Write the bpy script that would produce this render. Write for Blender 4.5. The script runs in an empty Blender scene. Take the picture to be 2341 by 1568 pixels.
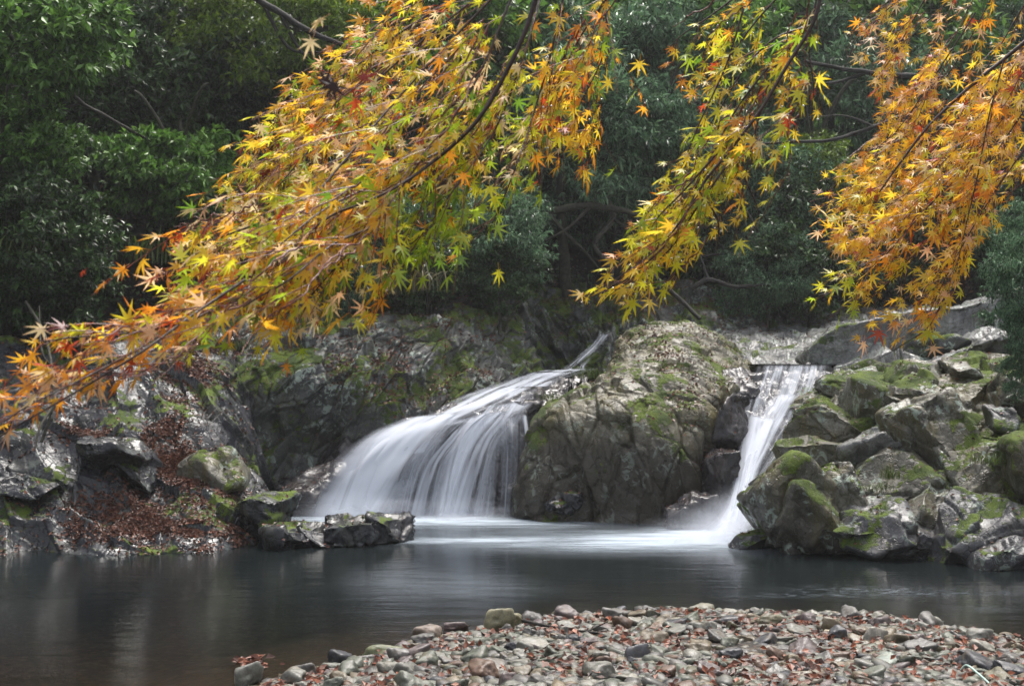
import bpy, math, random
import numpy as np
from mathutils import Vector, Matrix
random.seed(7)
RNG = np.random.default_rng(7)
# ------------------------------------------------------------ camera, sky, sun, exposure
C = bpy.context.scene
COL = C.collection
CAM_H = 2.6
FOC = 3251.0                       # focal length in units of the 2341-wide layout grid
cam_d = bpy.data.cameras.new('camera'); cam = bpy.data.objects.new('camera', cam_d); COL.objects.link(cam)
cam.location = (0, 0, CAM_H); cam.rotation_euler = (math.radians(90), 0, 0)
cam_d.lens = 50; cam_d.sensor_width = 36; cam_d.shift_y = 41/2341.0
cam_d.clip_start = 0.05; cam_d.clip_end = 600
cam_d.dof.use_dof = True; cam_d.dof.focus_distance = 7.0; cam_d.dof.aperture_fstop = 11.0
C.camera = cam
SUN_EL, SUN_ROT = 68.0, 20.0       # high, from behind the slope (degrees)
world = bpy.data.worlds.new('World'); C.world = world; world.use_nodes = True
wn = world.node_tree; wn.nodes.clear()
sky = wn.nodes.new('ShaderNodeTexSky'); sky.sky_type = 'NISHITA'; sky.sun_disc = False
sky.sun_elevation = math.radians(SUN_EL); sky.sun_rotation = math.radians(SUN_ROT)
sky.air_density = 1.0; sky.dust_density = 6.0; sky.ozone_density = 1.0
hs = wn.nodes.new('ShaderNodeHueSaturation'); hs.inputs['Saturation'].default_value = 0.40
bg = wn.nodes.new('ShaderNodeBackground'); bg.inputs[1].default_value = 0.13
wo = wn.nodes.new('ShaderNodeOutputWorld')
wn.links.new(sky.outputs[0], hs.inputs['Color']); wn.links.new(hs.outputs[0], bg.inputs[0]); wn.links.new(bg.outputs[0], wo.inputs[0])
sun_d = bpy.data.lights.new('sun', 'SUN'); sun_d.energy = 1.5; sun_d.angle = math.radians(28); sun_d.color = (1.0, 0.96, 0.9)
sun = bpy.data.objects.new('sun', sun_d); COL.objects.link(sun)
_el, _ro = math.radians(SUN_EL), math.radians(SUN_ROT)
_dir = Vector((math.sin(_ro)*math.cos(_el), math.cos(_ro)*math.cos(_el), math.sin(_el)))
sun.rotation_euler = (-_dir).to_track_quat('-Z', 'Y').to_euler(); sun.location = (0, 0, 60)
C.view_settings.view_transform = 'Standard'; C.view_settings.look = 'None'
C.view_settings.exposure = 0.97; C.view_settings.gamma = 1.0; C.view_settings.use_curve_mapping = False
C.render.engine = 'CYCLES'
C.cycles.max_bounces = 6; C.cycles.diffuse_bounces = 2; C.cycles.glossy_bounces = 2; C.cycles.transmission_bounces = 4
C.cycles.transparent_max_bounces = 12; C.cycles.volume_bounces = 1; C.cycles.caustics_reflective = False
C.cycles.caustics_refractive = False; C.cycles.sample_clamp_indirect = 6.0; C.cycles.use_denoising = True

def P(px, py, Y):
    """point that stands at distance Y on the sight line through a layout position"""
    return np.array([(px-1170.5)*Y/FOC, Y, CAM_H-(py-825.0)*Y/FOC])
def PW(px, py, z=0.0):
    Y = (CAM_H-z)*FOC/(py-825.0); return P(px, py, Y)

# ------------------------------------------------------------ noise in numpy
def _hash(ix, iy, iz, seed):
    h = (ix.astype(np.uint32)*np.uint32(374761393) + iy.astype(np.uint32)*np.uint32(668265263)
         + iz.astype(np.uint32)*np.uint32(2147483647) + np.uint32((seed*974711+12345) & 0xffffffff))
    h = (h ^ (h >> np.uint32(13)))*np.uint32(1274126177)
    h = (h ^ (h >> np.uint32(15)))*np.uint32(2246822519)
    return h ^ (h >> np.uint32(16))
def _u(h, k=0):
    h = h*np.uint32(747796405+2*k*1013) + np.uint32(2891336453+k*7919)
    h = (h ^ (h >> np.uint32(14)))*np.uint32(277803737)
    return ((h ^ (h >> np.uint32(16))) & np.uint32(0xffffff)).astype(np.float32)/16777216.0
def vnoise(p, seed=0):
    """value noise -1..1"""
    f = np.floor(p); t = (p-f).astype(np.float32); f = f.astype(np.int64)
    t = t*t*t*(t*(t*6-15)+10); r = 0
    for dx in (0, 1):
        for dy in (0, 1):
            for dz in (0, 1):
                w = (t[:, 0] if dx else 1-t[:, 0])*(t[:, 1] if dy else 1-t[:, 1])*(t[:, 2] if dz else 1-t[:, 2])
                r = r + w*_u(_hash(f[:, 0]+dx, f[:, 1]+dy, f[:, 2]+dz, seed))
    return r*2-1
def fbm(p, octs=4, seed=0, gain=0.5):
    r = 0; a = 1.0; q = np.asarray(p, np.float64)
    for o in range(octs):
        r = r+a*vnoise(q, seed+o*17); q = q*2.03+3.1; a *= gain
    return r
def voro(p, seed=0, soft=38.0):
    """F1, F2, facet value of the nearest cell"""
    f = np.floor(p).astype(np.int64); n = len(p)
    d1 = np.full(n, 9.0, np.float32); d2 = np.full(n, 9.0, np.float32); val = np.zeros(n, np.float32); cid = np.zeros(n, np.float32); ws = np.full(n, 1e-9, np.float32)
    for dx in (-1, 0, 1):
        for dy in (-1, 0, 1):
            for dz in (-1, 0, 1):
                h = _hash(f[:, 0]+dx, f[:, 1]+dy, f[:, 2]+dz, seed)
                c = np.stack([f[:, 0]+dx+_u(h, 1), f[:, 1]+dy+_u(h, 2), f[:, 2]+dz+_u(h, 3)], 1)
                v = (p-c).astype(np.float32); d = np.sqrt((v*v).sum(1))
                m = d < d1
                g = np.stack([_u(h, 4)-.5, _u(h, 5)-.5, _u(h, 6)-.5], 1)*2.2
                vv = (_u(h, 7)*2-1)*0.8+(g*v).sum(1)
                d2 = np.where(m, d1, np.minimum(d2, d)); d1 = np.where(m, d, d1)
                if soft: w = np.exp(-soft*d*d); val += w*vv; ws += w
                else: val = np.where(m, vv, val); ws[:] = 1
                cid = np.where(m, _u(h, 8), cid)
    return d1, d2, val/ws, cid
def sstep(a, b, x):
    t = np.clip((x-a)/(b-a), 0, 1); return t*t*(3-2*t)

# ------------------------------------------------------------ objects
def tag(o, label=None, cat=None, group=None, kind=None):
    if label: o['label'] = label
    if cat: o['category'] = cat
    if group: o['group'] = group
    if kind: o['kind'] = kind
    return o
def thing(name, loc, label, cat, group=None):
    o = bpy.data.objects.new(name, None); COL.objects.link(o); o.location = [float(v) for v in loc]
    o.empty_display_size = 0.2
    return tag(o, label, cat, group)
def mesh_data(name, V, F, mat=None, smooth=True, attrs=None, uv=None, fcol=None):
    V = np.asarray(V, np.float32); me = bpy.data.meshes.new(name)
    F = np.asarray(F, np.int32); k = F.shape[1]; nf = len(F)
    me.vertices.add(len(V)); me.vertices.foreach_set('co', V.ravel())
    me.loops.add(nf*k); me.loops.foreach_set('vertex_index', F.ravel())
    me.polygons.add(nf)
    me.polygons.foreach_set('loop_start', np.arange(0, nf*k, k, dtype=np.int32))
    me.polygons.foreach_set('loop_total', np.full(nf, k, np.int32))
    me.polygons.foreach_set('use_smooth', np.full(nf, smooth, bool))
    if attrs:
        for an, av in attrs.items():
            av = np.asarray(av, np.float32)
            if av.ndim == 1:
                a = me.attributes.new(an, 'FLOAT', 'POINT'); a.data.foreach_set('value', av)
            else:
                if av.shape[1] == 3: av = np.concatenate([av, np.ones((len(av), 1), np.float32)], 1)
                a = me.attributes.new(an, 'FLOAT_COLOR', 'POINT'); a.data.foreach_set('color', av.ravel())
    if uv is not None:
        l = me.uv_layers.new(name='UVMap'); l.data.foreach_set('uv', np.asarray(uv, np.float32)[F.ravel()].ravel())
    me.update(calc_edges=True)
    if mat: me.materials.append(mat)
    return me
def add(name, me, parent=None, loc=(0, 0, 0), world_space=True):
    o = bpy.data.objects.new(name, me); COL.objects.link(o)
    if parent is not None:
        o.parent = parent
        o.location = [-v for v in parent.location] if world_space else [float(v) for v in loc]
    else: o.location = [float(v) for v in loc]
    return o
def at_base(me, base):
    """move mesh data so that its own origin is the base point"""
    n = len(me.vertices); co = np.empty(n*3, np.float32); me.vertices.foreach_get('co', co)
    co = co.reshape(-1, 3)-np.asarray(base, np.float32); me.vertices.foreach_set('co', co.ravel()); me.update()
    return me
def catmull(pts, n):
    pts = np.asarray(pts, float); m = len(pts); t = np.linspace(0, m-1, n); i = np.clip(t.astype(int), 0, m-2); u = (t-i)
    g = lambda k: pts[np.clip(k, 0, m-1)]
    p0, p1, p2, p3 = g(i-1), g(i), g(i+1), g(i+2)
    p0 = np.where((i == 0).reshape((-1,)+(1,)*(pts.ndim-1)), 2*p1-p2, p0); p3 = np.where((i == m-2).reshape((-1,)+(1,)*(pts.ndim-1)), 2*p2-p1, p3)
    u = u.reshape((-1,)+(1,)*(pts.ndim-1))
    return 0.5*(2*p1+(p2-p0)*u+(2*p0-5*p1+4*p2-p3)*u*u+(3*p1-p0-3*p2+p3)*u**3)
def tube(pts, rad, ns=6, wob=0.0, seed=0):
    pts = np.asarray(pts, float); n = len(pts); rad = np.broadcast_to(np.asarray(rad, float), (n,))
    tg = np.gradient(pts, axis=0); tg /= np.linalg.norm(tg, axis=1)[:, None]+1e-9
    up = np.array([0.13, 0.4, 0.9]); a = np.cross(tg, up); a /= np.linalg.norm(a, axis=1)[:, None]+1e-9; b = np.cross(tg, a)
    th = np.linspace(0, 2*np.pi, ns, endpoint=False)
    V = pts[:, None]+rad[:, None, None]*(a[:, None]*np.cos(th)[None, :, None]+b[:, None]*np.sin(th)[None, :, None])
    V = V.reshape(-1, 3)
    if wob: V = V+wob*np.stack([vnoise(V*9/(rad.max()*20+.2), seed+k) for k in range(3)], 1)*np.repeat(rad, ns)[:, None]
    i, j = np.meshgrid(np.arange(n-1), np.arange(ns), indexing='ij'); j2 = (j+1) % ns
    F = np.stack([i*ns+j, i*ns+j2, (i+1)*ns+j2, (i+1)*ns+j], -1).reshape(-1, 4)
    return V, F
def join(parts):
    Vs, Fs, o = [], [], 0
    for V, F in parts:
        Vs.append(V); Fs.append(F+o); o += len(V)
    return np.concatenate(Vs), np.concatenate(Fs)
def grid_faces(n, m):
    i, j = np.meshgrid(np.arange(n-1), np.arange(m-1), indexing='ij')
    return np.stack([i*m+j, i*m+j+1, (i+1)*m+j+1, (i+1)*m+j], -1).reshape(-1, 4)

# ------------------------------------------------------------ node helpers
def mat_new(name):
    m = bpy.data.materials.new(name); m.use_nodes = True; nt = m.node_tree; nt.nodes.clear()
    return m, nt
class NT:
    def __init__(s, nt): s.nt = nt
    def n(s, t, **kw):
        nd = s.nt.nodes.new(t)
        for k, v in kw.items(): setattr(nd, k, v)
        return nd
    def l(s, a, b): s.nt.links.new(a, b)
    def val(s, sock, v):
        if hasattr(v, 'is_output') or isinstance(v, bpy.types.NodeSocket): s.l(v, sock)
        else: sock.default_value = v
    def noise(s, vec, scale, detail=4, rough=0.55, dist=0.0):
        nd = s.n('ShaderNodeTexNoise'); nd.inputs['Scale'].default_value = scale; nd.inputs['Detail'].default_value = detail
        nd.inputs['Roughness'].default_value = rough; nd.inputs['Distortion'].default_value = dist
        if vec is not None: s.l(vec, nd.inputs['Vector'])
        return nd.outputs['Fac']
    def ramp(s, fac, a, b, lo=0.0, hi=1.0):
        nd = s.n('ShaderNodeMapRange', interpolation_type='SMOOTHSTEP'); s.val(nd.inputs[0], fac)
        nd.inputs[1].default_value = a; nd.inputs[2].default_value = b; s.val(nd.inputs[3], lo); s.val(nd.inputs[4], hi)
        return nd.outputs[0]
    def math(s, op, a, b=0.0, clamp=False):
        nd = s.n('ShaderNodeMath', operation=op); nd.use_clamp = clamp; s.val(nd.inputs[0], a); s.val(nd.inputs[1], b); return nd.outputs[0]
    def mix(s, f, a, b):
        nd = s.n('ShaderNodeMix', data_type='RGBA'); s.val(nd.inputs[0], f)
        s.val(nd.inputs[6], a if not isinstance(a, tuple) else (*a[:3], 1)); s.val(nd.inputs[7], b if not isinstance(b, tuple) else (*b[:3], 1)); return nd.outputs[2]
    def mapping(s, vec, scale=(1, 1, 1), rot=(0, 0, 0)):
        nd = s.n('ShaderNodeMapping'); nd.inputs['Scale'].default_value = scale; nd.inputs['Rotation'].default_value = rot; s.l(vec, nd.inputs[0]); return nd.outputs[0]

def rock_mat(name, cA, cB, cC, moss=0.5, lichen=0.5, rough=(0.25, 0.5), bump=0.5, stain=(0.10, 0.085, 0.05), stain_amt=0.3, wet=0.0):
    m, nt = mat_new(name); t = NT(nt)
    geo = t.n('ShaderNodeNewGeometry'); tc = t.n('ShaderNodeTexCoord')
    pos = geo.outputs['Position']
    oi = t.n('ShaderNodeObjectInfo')
    n1 = t.noise(pos, 0.9, 5, .6, .4); n2 = t.noise(pos, 5.0, 6, .65); n3 = t.noise(pos, 38.0, 3, .6)
    col = t.mix(t.ramp(n1, .35, .65), cA, cB)
    col = t.mix(t.ramp(n2, .45, .68), col, cC)
    n4 = t.noise(t.mapping(pos, (1.6, 1.6, .7)), 1.3, 5, .62, .8)
    col = t.mix(t.math('MULTIPLY', t.ramp(n4, .47, .62), stain_amt), col, stain)
    # vertical dark seep streaks
    st = t.noise(t.mapping(pos, (5, 5, .5)), 1.0, 4, .6, .3)
    col = t.mix(t.math('MULTIPLY', t.ramp(st, .5, .66), .45), col, (cA[0]*.35, cA[1]*.35, cA[2]*.37))
    if wet:
        spz = t.n('ShaderNodeSeparateXYZ'); t.l(pos, spz.inputs[0])
        wz = t.ramp(t.math('ADD', spz.outputs[2], t.math('MULTIPLY', n1, -.9)), wet-.95, wet-.15, .90, .0)
        col = t.mix(wz, col, (cA[0]*.42, cA[1]*.38, cA[2]*.42))
    # grain
    gr = t.n('ShaderNodeHueSaturation'); t.l(col, gr.inputs['Color']); t.l(t.ramp(n3, .3, .7, .72, 1.28), gr.inputs['Value']); col = gr.outputs[0]
    # lichen patches
    li = t.noise(pos, 2.3, 3, .5, .5); li2 = t.noise(pos, 7.0, 4, .6, 1.0)
    lf = t.math('MULTIPLY', t.ramp(li, .52, .60), t.ramp(li2, .52, .56)); lf = t.math('MULTIPLY', lf, lichen)
    col = t.mix(lf, col, (.30, .36, .30))
    ps = t.noise(pos, 60.0, 2, .5); pf = t.math('MULTIPLY', t.ramp(ps, .66, .70), .5*lichen)
    col = t.mix(pf, col, (.34, .36, .33))
    # moss on what faces up, broken by noise
    sx = t.n('ShaderNodeSeparateXYZ'); t.l(geo.outputs['Normal'], sx.inputs[0])
    mn = t.noise(pos, 1.1, 5, .65, .3); mn2 = t.noise(pos, 9.0, 4, .6)
    ma = t.math('ADD', t.math('MULTIPLY', sx.outputs[2], .12), mn); ma = t.math('ADD', ma, t.math('MULTIPLY', mn2, .34))
    mf = t.ramp(ma, .875-.24*moss, .93-.24*moss)
    if moss <= 0: mf = t.math('MULTIPLY', mf, 0.0)
    mcol = t.mix(t.ramp(t.noise(pos, 3.0, 4, .6), .35, .65), (.045, .080, .004), (.135, .195, .010))
    mcol = t.mix(t.ramp(n3, .45, .8), mcol, (.02, .030, .004))
    col = t.mix(t.math('MULTIPLY', mf, .92), col, mcol)
    b = t.n('ShaderNodeBsdfPrincipled'); t.l(col, b.inputs['Base Color'])
    rn = t.ramp(t.noise(pos, 3.5, 5, .6), .35, .65, rough[0], rough[1])
    rmix = t.n('ShaderNodeMix'); t.l(mf, rmix.inputs[0]); t.l(rn, rmix.inputs[2]); rmix.inputs[3].default_value = .85
    t.l(rmix.outputs[0], b.inputs['Roughness']); b.inputs['Specular IOR Level'].default_value = .5
    # relief
    wp = t.n('ShaderNodeVectorMath', operation='ADD'); t.l(pos, wp.inputs[0]); nzc = t.n('ShaderNodeTexNoise'); nzc.inputs['Scale'].default_value = 2.2; nzc.inputs['Detail'].default_value = 4; t.l(pos, nzc.inputs['Vector'])
    t.l(nzc.outputs['Color'], wp.inputs[1])
    ck = t.n('ShaderNodeTexVoronoi', feature='DISTANCE_TO_EDGE'); ck.inputs['Scale'].default_value = 2.6; t.l(t.mapping(wp.outputs[0], (1.2, 1.2, .8), (0, .5, 0)), ck.inputs['Vector'])
    ckf = t.ramp(ck.outputs['Distance'], .0, .035, 1.0, .0)
    hgt = t.math('ADD', t.math('MULTIPLY', t.noise(pos, 9, 5, .55, .2), .030), t.math('MULTIPLY', n3, .006))
    hgt = t.math('ADD', hgt, t.math('MULTIPLY', t.math('MULTIPLY', t.noise(pos, 90, 3, .7), mf), .05))
    hgt = t.math('SUBTRACT', hgt, t.math('MULTIPLY', ckf, .022))
    bp = t.n('ShaderNodeBump'); bp.inputs['Strength'].default_value = bump; bp.inputs['Distance'].default_value = 1.0
    t.l(hgt, bp.inputs['Height']); t.l(bp.outputs[0], b.inputs['Normal'])
    o = t.n('ShaderNodeOutputMaterial'); t.l(b.outputs[0], o.inputs[0])
    return m
M = {}
M['rock_left'] = rock_mat('wet_black_rock', (.011, .012, .016), (.024, .025, .031), (.044, .045, .051), moss=.28, lichen=.2, rough=(.16, .42), bump=.5, stain=(.026, .026, .014), stain_amt=.5)
M['rock_cliff'] = rock_mat('dark_cliff_rock', (.040, .041, .043), (.085, .088, .080), (.14, .145, .125), moss=.60, lichen=.9, rough=(.28, .55), bump=.6, stain=(.05, .052, .026), stain_amt=.6)
M['rock_wet'] = rock_mat('fall_ledge_rock', (.022, .020, .024), (.045, .040, .043), (.075, .066, .066), moss=.0, lichen=.05, rough=(.12, .35), bump=.4, stain=(.05, .036, .03), stain_amt=.5)
M['rock_centre'] = rock_mat('ochre_grey_rock', (.070, .062, .040), (.150, .132, .078), (.19, .178, .130), moss=.40, lichen=.4, rough=(.36, .6), bump=.8, stain=(.13, .112, .04), stain_amt=.9, wet=1.45)
M['rock_right'] = rock_mat('grey_boulder_rock', (.050, .045, .033), (.110, .102, .074), (.18, .17, .138), moss=.56, lichen=.9, rough=(.30, .55), bump=.7, stain=(.10, .085, .035), stain_amt=.85, wet=.35)
M['rock_base'] = rock_mat('slate_boulder_rock', (.038, .038, .043), (.068, .068, .073), (.118, .118, .122), moss=.52, lichen=.6, rough=(.28, .5), bump=.6, stain=(.06, .05, .04), stain_amt=.5)
M['rock_shelf'] = rock_mat('pale_wet_shelf_rock', (.12, .12, .12), (.20, .20, .195), (.27, .27, .26), moss=.22, lichen=.8, rough=(.24, .48), bump=.7, stain=(.07, .066, .045), stain_amt=.5)

def simple_mat(name, col, rough=.6, var=.3, spec=.5, scale=20, bump=0.0, objcol=False, island=False, dark=None):
    m, nt = mat_new(name); t = NT(nt); geo = t.n('ShaderNodeNewGeometry')
    n1 = t.noise(geo.outputs['Position'], scale, 5, .6)
    hsv = t.n('ShaderNodeHueSaturation')
    if objcol: t.l(t.n('ShaderNodeObjectInfo').outputs['Color'], hsv.inputs['Color'])
    else: hsv.inputs['Color'].default_value = (*col, 1)
    v = t.ramp(n1, .3, .7, 1-var, 1+var)
    if island: v = t.math('MULTIPLY', v, t.ramp(geo.outputs['Random Per Island'], 0, 1, .55, 1.45))
    t.l(v, hsv.inputs['Value'])
    b = t.n('ShaderNodeBsdfPrincipled'); t.l(hsv.outputs[0], b.inputs['Base Color']); b.inputs['Roughness'].default_value = rough
    b.inputs['Specular IOR Level'].default_value = spec
    if bump:
        bp = t.n('ShaderNodeBump'); bp.inputs['Strength'].default_value = bump; bp.inputs['Distance'].default_value = .02; t.l(n1, bp.inputs['Height']); t.l(bp.outputs[0], b.inputs['Normal'])
    o = t.n('ShaderNodeOutputMaterial'); t.l(b.outputs[0], o.inputs[0]); return m
M['bark'] = simple_mat('dark_wet_bark', (.018, .014, .012), .7, .5, .5, 30, .6)
M['bark_mossy'] = simple_mat('mossy_bark', (.035, .032, .02), .75, .6, .5, 14, .8)
M['twig'] = simple_mat('maple_twig_bark', (.050, .028, .022), .32, .4, .5, 60, .2)
M['twig_red'] = simple_mat('red_twig_bark', (.16, .05, .035), .35, .4, .5, 60, .2)

def leaf_mat(name, c1, c2, rough=.32, transl=.25, vary=.5, spec=.5):
    m, nt = mat_new(name); t = NT(nt); geo = t.n('ShaderNodeNewGeometry'); oi = t.n('ShaderNodeObjectInfo')
    r = geo.outputs['Random Per Island']
    rr = t.math('FRACT', t.math('ADD', t.math('MULTIPLY', r, 7.3), oi.outputs['Random']))
    col = t.mix(rr, c1, c2)
    h = t.n('ShaderNodeHueSaturation'); t.l(col, h.inputs['Color'])
    t.l(t.ramp(t.math('FRACT', t.math('MULTIPLY', r, 31.7)), 0, 1, 1-vary, 1+vary), h.inputs['Value'])
    b = t.n('ShaderNodeBsdfPrincipled'); t.l(h.outputs[0], b.inputs['Base Color']); b.inputs['Roughness'].default_value = rough
    b.inputs['Specular IOR Level'].default_value = spec
    tr = t.n('ShaderNodeBsdfTranslucent'); t.l(h.outputs[0], tr.inputs[0])
    mx = t.n('ShaderNodeMixShader'); mx.inputs[0].default_value = transl; t.l(b.outputs[0], mx.inputs[1]); t.l(tr.outputs[0], mx.inputs[2])
    o = t.n('ShaderNodeOutputMaterial'); t.l(mx.outputs[0], o.inputs[0]); return m
M['leaf_cool'] = leaf_mat('cool_evergreen_leaf', (.055, .13, .065), (.21, .34, .18), .28, .22, .7)
M['leaf_dark'] = leaf_mat('dark_evergreen_leaf', (.022, .056, .014), (.085, .150, .040), .28, .18, .75)  # deep green; favoured on the left slope, where it stands in for shade
M['leaf_mid'] = leaf_mat('mid_green_leaf', (.06, .15, .022), (.18, .33, .06), .30, .28, .65)
M['leaf_olive'] = leaf_mat('olive_green_leaf', (.08, .14, .014), (.20, .29, .03), .4, .3)
M['leaf_litter'] = leaf_mat('fallen_brown_leaf', (.06, .018, .010), (.15, .055, .026), .42, .0, .6)
M['litter_red'] = leaf_mat('fallen_russet_leaf', (.08, .022, .010), (.19, .058, .024), .5, .0, .6)
M['grass'] = leaf_mat('grass_blade', (.05, .085, .012), (.11, .15, .03), .4, .25)
M['sasa'] = leaf_mat('dry_bamboo_grass_blade', (.06, .08, .03), (.20, .16, .08), .4, .25)

def maple_mat(name, mode):
    m, nt = mat_new(name); t = NT(nt)
    if mode == 'obj': colo = t.n('ShaderNodeObjectInfo').outputs['Color']
    else:
        a = t.n('ShaderNodeAttribute'); a.attribute_name = 'leafcol'; colo = a.outputs['Color']
    tip = t.n('ShaderNodeAttribute'); tip.attribute_name = 'tip'
    geo = t.n('ShaderNodeNewGeometry')
    nz = t.noise(geo.outputs['Position'], 90, 3, .6)
    warm = t.n('ShaderNodeHueSaturation'); warm.inputs['Hue'].default_value = .465; warm.inputs['Value'].default_value = .9; warm.inputs['Saturation'].default_value = 1.1; t.l(colo, warm.inputs['Color'])
    f = t.math('MULTIPLY', t.ramp(t.math('ADD', tip.outputs['Fac'], t.math('MULTIPLY', nz, .5)), .75, 1.25), .9)
    col = t.mix(f, colo, warm.outputs[0])
    b = t.n('ShaderNodeBsdfPrincipled'); t.l(col, b.inputs['Base Color']); b.inputs['Roughness'].default_value = .30
    b.inputs['Specular IOR Level'].default_value = .8
    tr = t.n('ShaderNodeBsdfTranslucent'); t.l(col, tr.inputs[0])
    mx = t.n('ShaderNodeMixShader'); mx.inputs[0].default_value = .6; t.l(b.outputs[0], mx.inputs[1]); t.l(tr.outputs[0], mx.inputs[2])
    o = t.n('ShaderNodeOutputMaterial'); t.l(mx.outputs[0], o.inputs[0]); return m
M['maple_obj'] = maple_mat('maple_leaf_single', 'obj'); M['maple_mass'] = maple_mat('maple_leaf_mass', 'attr')

# ------------------------------------------------------------ terrain
EX = [-60, -12, -8, -5, -3, -2.24, -1.25, -.72, .36, 1.52, 3.72, 4.79, 8, 12, 60]
EY = [-9, -1, 2, 6.0, 9.0, 10.75, 12.3, 13.05, 14.2, 14.6, 14.3, 12.95, 11.2, 8.7, -5]
BX = [-60, -30, -12, -8, -4, 0, 3, 6, 9, 14, 30, 60]
BYv = [8, 15, 23.5, 26, 29, 31.5, 34, 39, 42, 32, 20, 12]
SL = [.8, .8, .8, .85, .9, .95, .9, .5, .4, .6, .8, .8]
def terrain(x, y):
    e = np.interp(x, EX, EY); d = e-y
    z = np.where(d > 0, .067*d, np.maximum(.10*d, -.75)); z = np.minimum(z, 1.3)
    b = np.interp(x, BX, BYv); s = np.interp(x, BX, SL); r = y-b
    top = np.interp(x, [-12, 0, 5, 9, 20], [2.3, 2.6, 3.1, 3.3, 2.6])
    hill = -0.75+sstep(-1.6, .6, r)*(top+.75)+np.maximum(r, 0)*s
    hill = np.where(r > 45, hill-np.maximum(r-45, 0)*s*.7, hill)
    return np.maximum(z, hill)
gx = np.sinh(np.linspace(-3.3, 3.3, 330))*5.0; gy = np.concatenate([np.linspace(-60, 4, 25), np.linspace(4.4, 45, 230), np.linspace(45.8, 170, 90)])
GX, GY = np.meshgrid(gx, gy)
GZ = terrain(GX, GY); pp = np.stack([GX.ravel(), GY.ravel(), np.zeros(GX.size)], 1)
amp = np.where(GZ.ravel() > 1.5, .35, .03)
GZ = (GZ.ravel()+amp*fbm(pp*.45, 4, 3)+.3*amp*fbm(pp*2.2, 3, 9))
tv = np.stack([GX.ravel(), GY.ravel(), GZ], 1)
def ground_mat():
    m, nt = mat_new('forest_floor_and_stream_bed'); t = NT(nt); geo = t.n('ShaderNodeNewGeometry'); pos = geo.outputs['Position']
    sx = t.n('ShaderNodeSeparateXYZ'); t.l(pos, sx.inputs[0])
    n1 = t.noise(pos, 1.2, 5, .6); n2 = t.noise(pos, 22, 4, .7)
    soil = t.mix(t.ramp(n1, .4, .6), (.012, .008, .006), (.020, .013, .010)); soil = t.mix(t.ramp(n2, .5, .62), soil, (.045, .018, .012))
    vr = t.n('ShaderNodeTexVoronoi'); vr.inputs['Scale'].default_value = 9; t.l(pos, vr.inputs['Vector'])
    bed = t.mix(t.ramp(vr.outputs['Distance'], .1, .6), (.11, .085, .06), (.02, .016, .012)); bed = t.mix(t.ramp(n2, .55, .7), bed, (.17, .075, .045))
    col = t.mix(t.ramp(sx.outputs[2], .9, 1.4), bed, soil)
    b = t.n('ShaderNodeBsdfPrincipled'); t.l(col, b.inputs['Base Color']); b.inputs['Roughness'].default_value = .75
    bp = t.n('ShaderNodeBump'); bp.inputs['Strength'].default_value = .8; bp.inputs['Distance'].default_value = .06; t.l(n2, bp.inputs['Height']); t.l(bp.outputs[0], b.inputs['Normal'])
    o = t.n('ShaderNodeOutputMaterial'); t.l(b.outputs[0], o.inputs[0]); return m
M['ground'] = ground_mat()
o = add('terrain', mesh_data('terrain', tv, grid_faces(len(gy), len(gx)), M['ground'])); tag(o, kind='structure')

# ------------------------------------------------------------ rock sheets (bedrock banks)
SURF = {}      # name -> (verts, faces, normals) for scattering litter
def norms(V, F):
    a = V[F[:, 0]]; n = np.cross(V[F[:, 1]]-a, V[F[:, 2]]-a)
    if F.shape[1] == 4: n = n+np.cross(V[F[:, 2]]-a, V[F[:, 3]]-a)
    N = np.zeros_like(V)
    for k in range(F.shape[1]): np.add.at(N, F[:, k], n)
    return N/(np.linalg.norm(N, axis=1)[:, None]+1e-12), n
def rock_disp(p, seed, cell=.8, amp=.22, A=None, cup=.0, crack=.05, fine=.02, cell2=.32, amp2=.06, soft=None, zmix=None):
    if zmix is not None:
        A2, z0, z1 = zmix; t = sstep(z0, z1, p[:, 2]+.25*vnoise(p*1.3, seed+77)); kw = dict(cell=cell, amp=amp, crack=crack, fine=fine, cell2=cell2, amp2=amp2, soft=soft)
        return rock_disp(p, seed, A=A, cup=cup, **kw)*(1-t)+rock_disp(p, seed+3, A=A2, cup=cup*.5, **{**kw, 'cell': cell*.62, 'amp': amp*.55, 'crack': crack*.4})*t
    q = p if A is None else p@A.T
    w = np.stack([vnoise(q*.9, seed+40+k) for k in range(3)], 1)*.22
    d1, d2, v, c = voro(q/cell+w/cell*1.0, seed, soft)
    r = amp*v-crack*np.exp(-((d2-d1)/.07)**2)-cup*(.6-np.minimum(d1, .6))**1.0
    e1, e2, v2, c2 = voro(q/cell2+w*1.2/cell2, seed+5, soft)
    r = r+amp2*v2-crack*.35*np.exp(-((e2-e1)/.10)**2)
    return r+fine*fbm(p*5, 4, seed+9)+amp*.5*vnoise(p*.7, seed+21)
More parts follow.
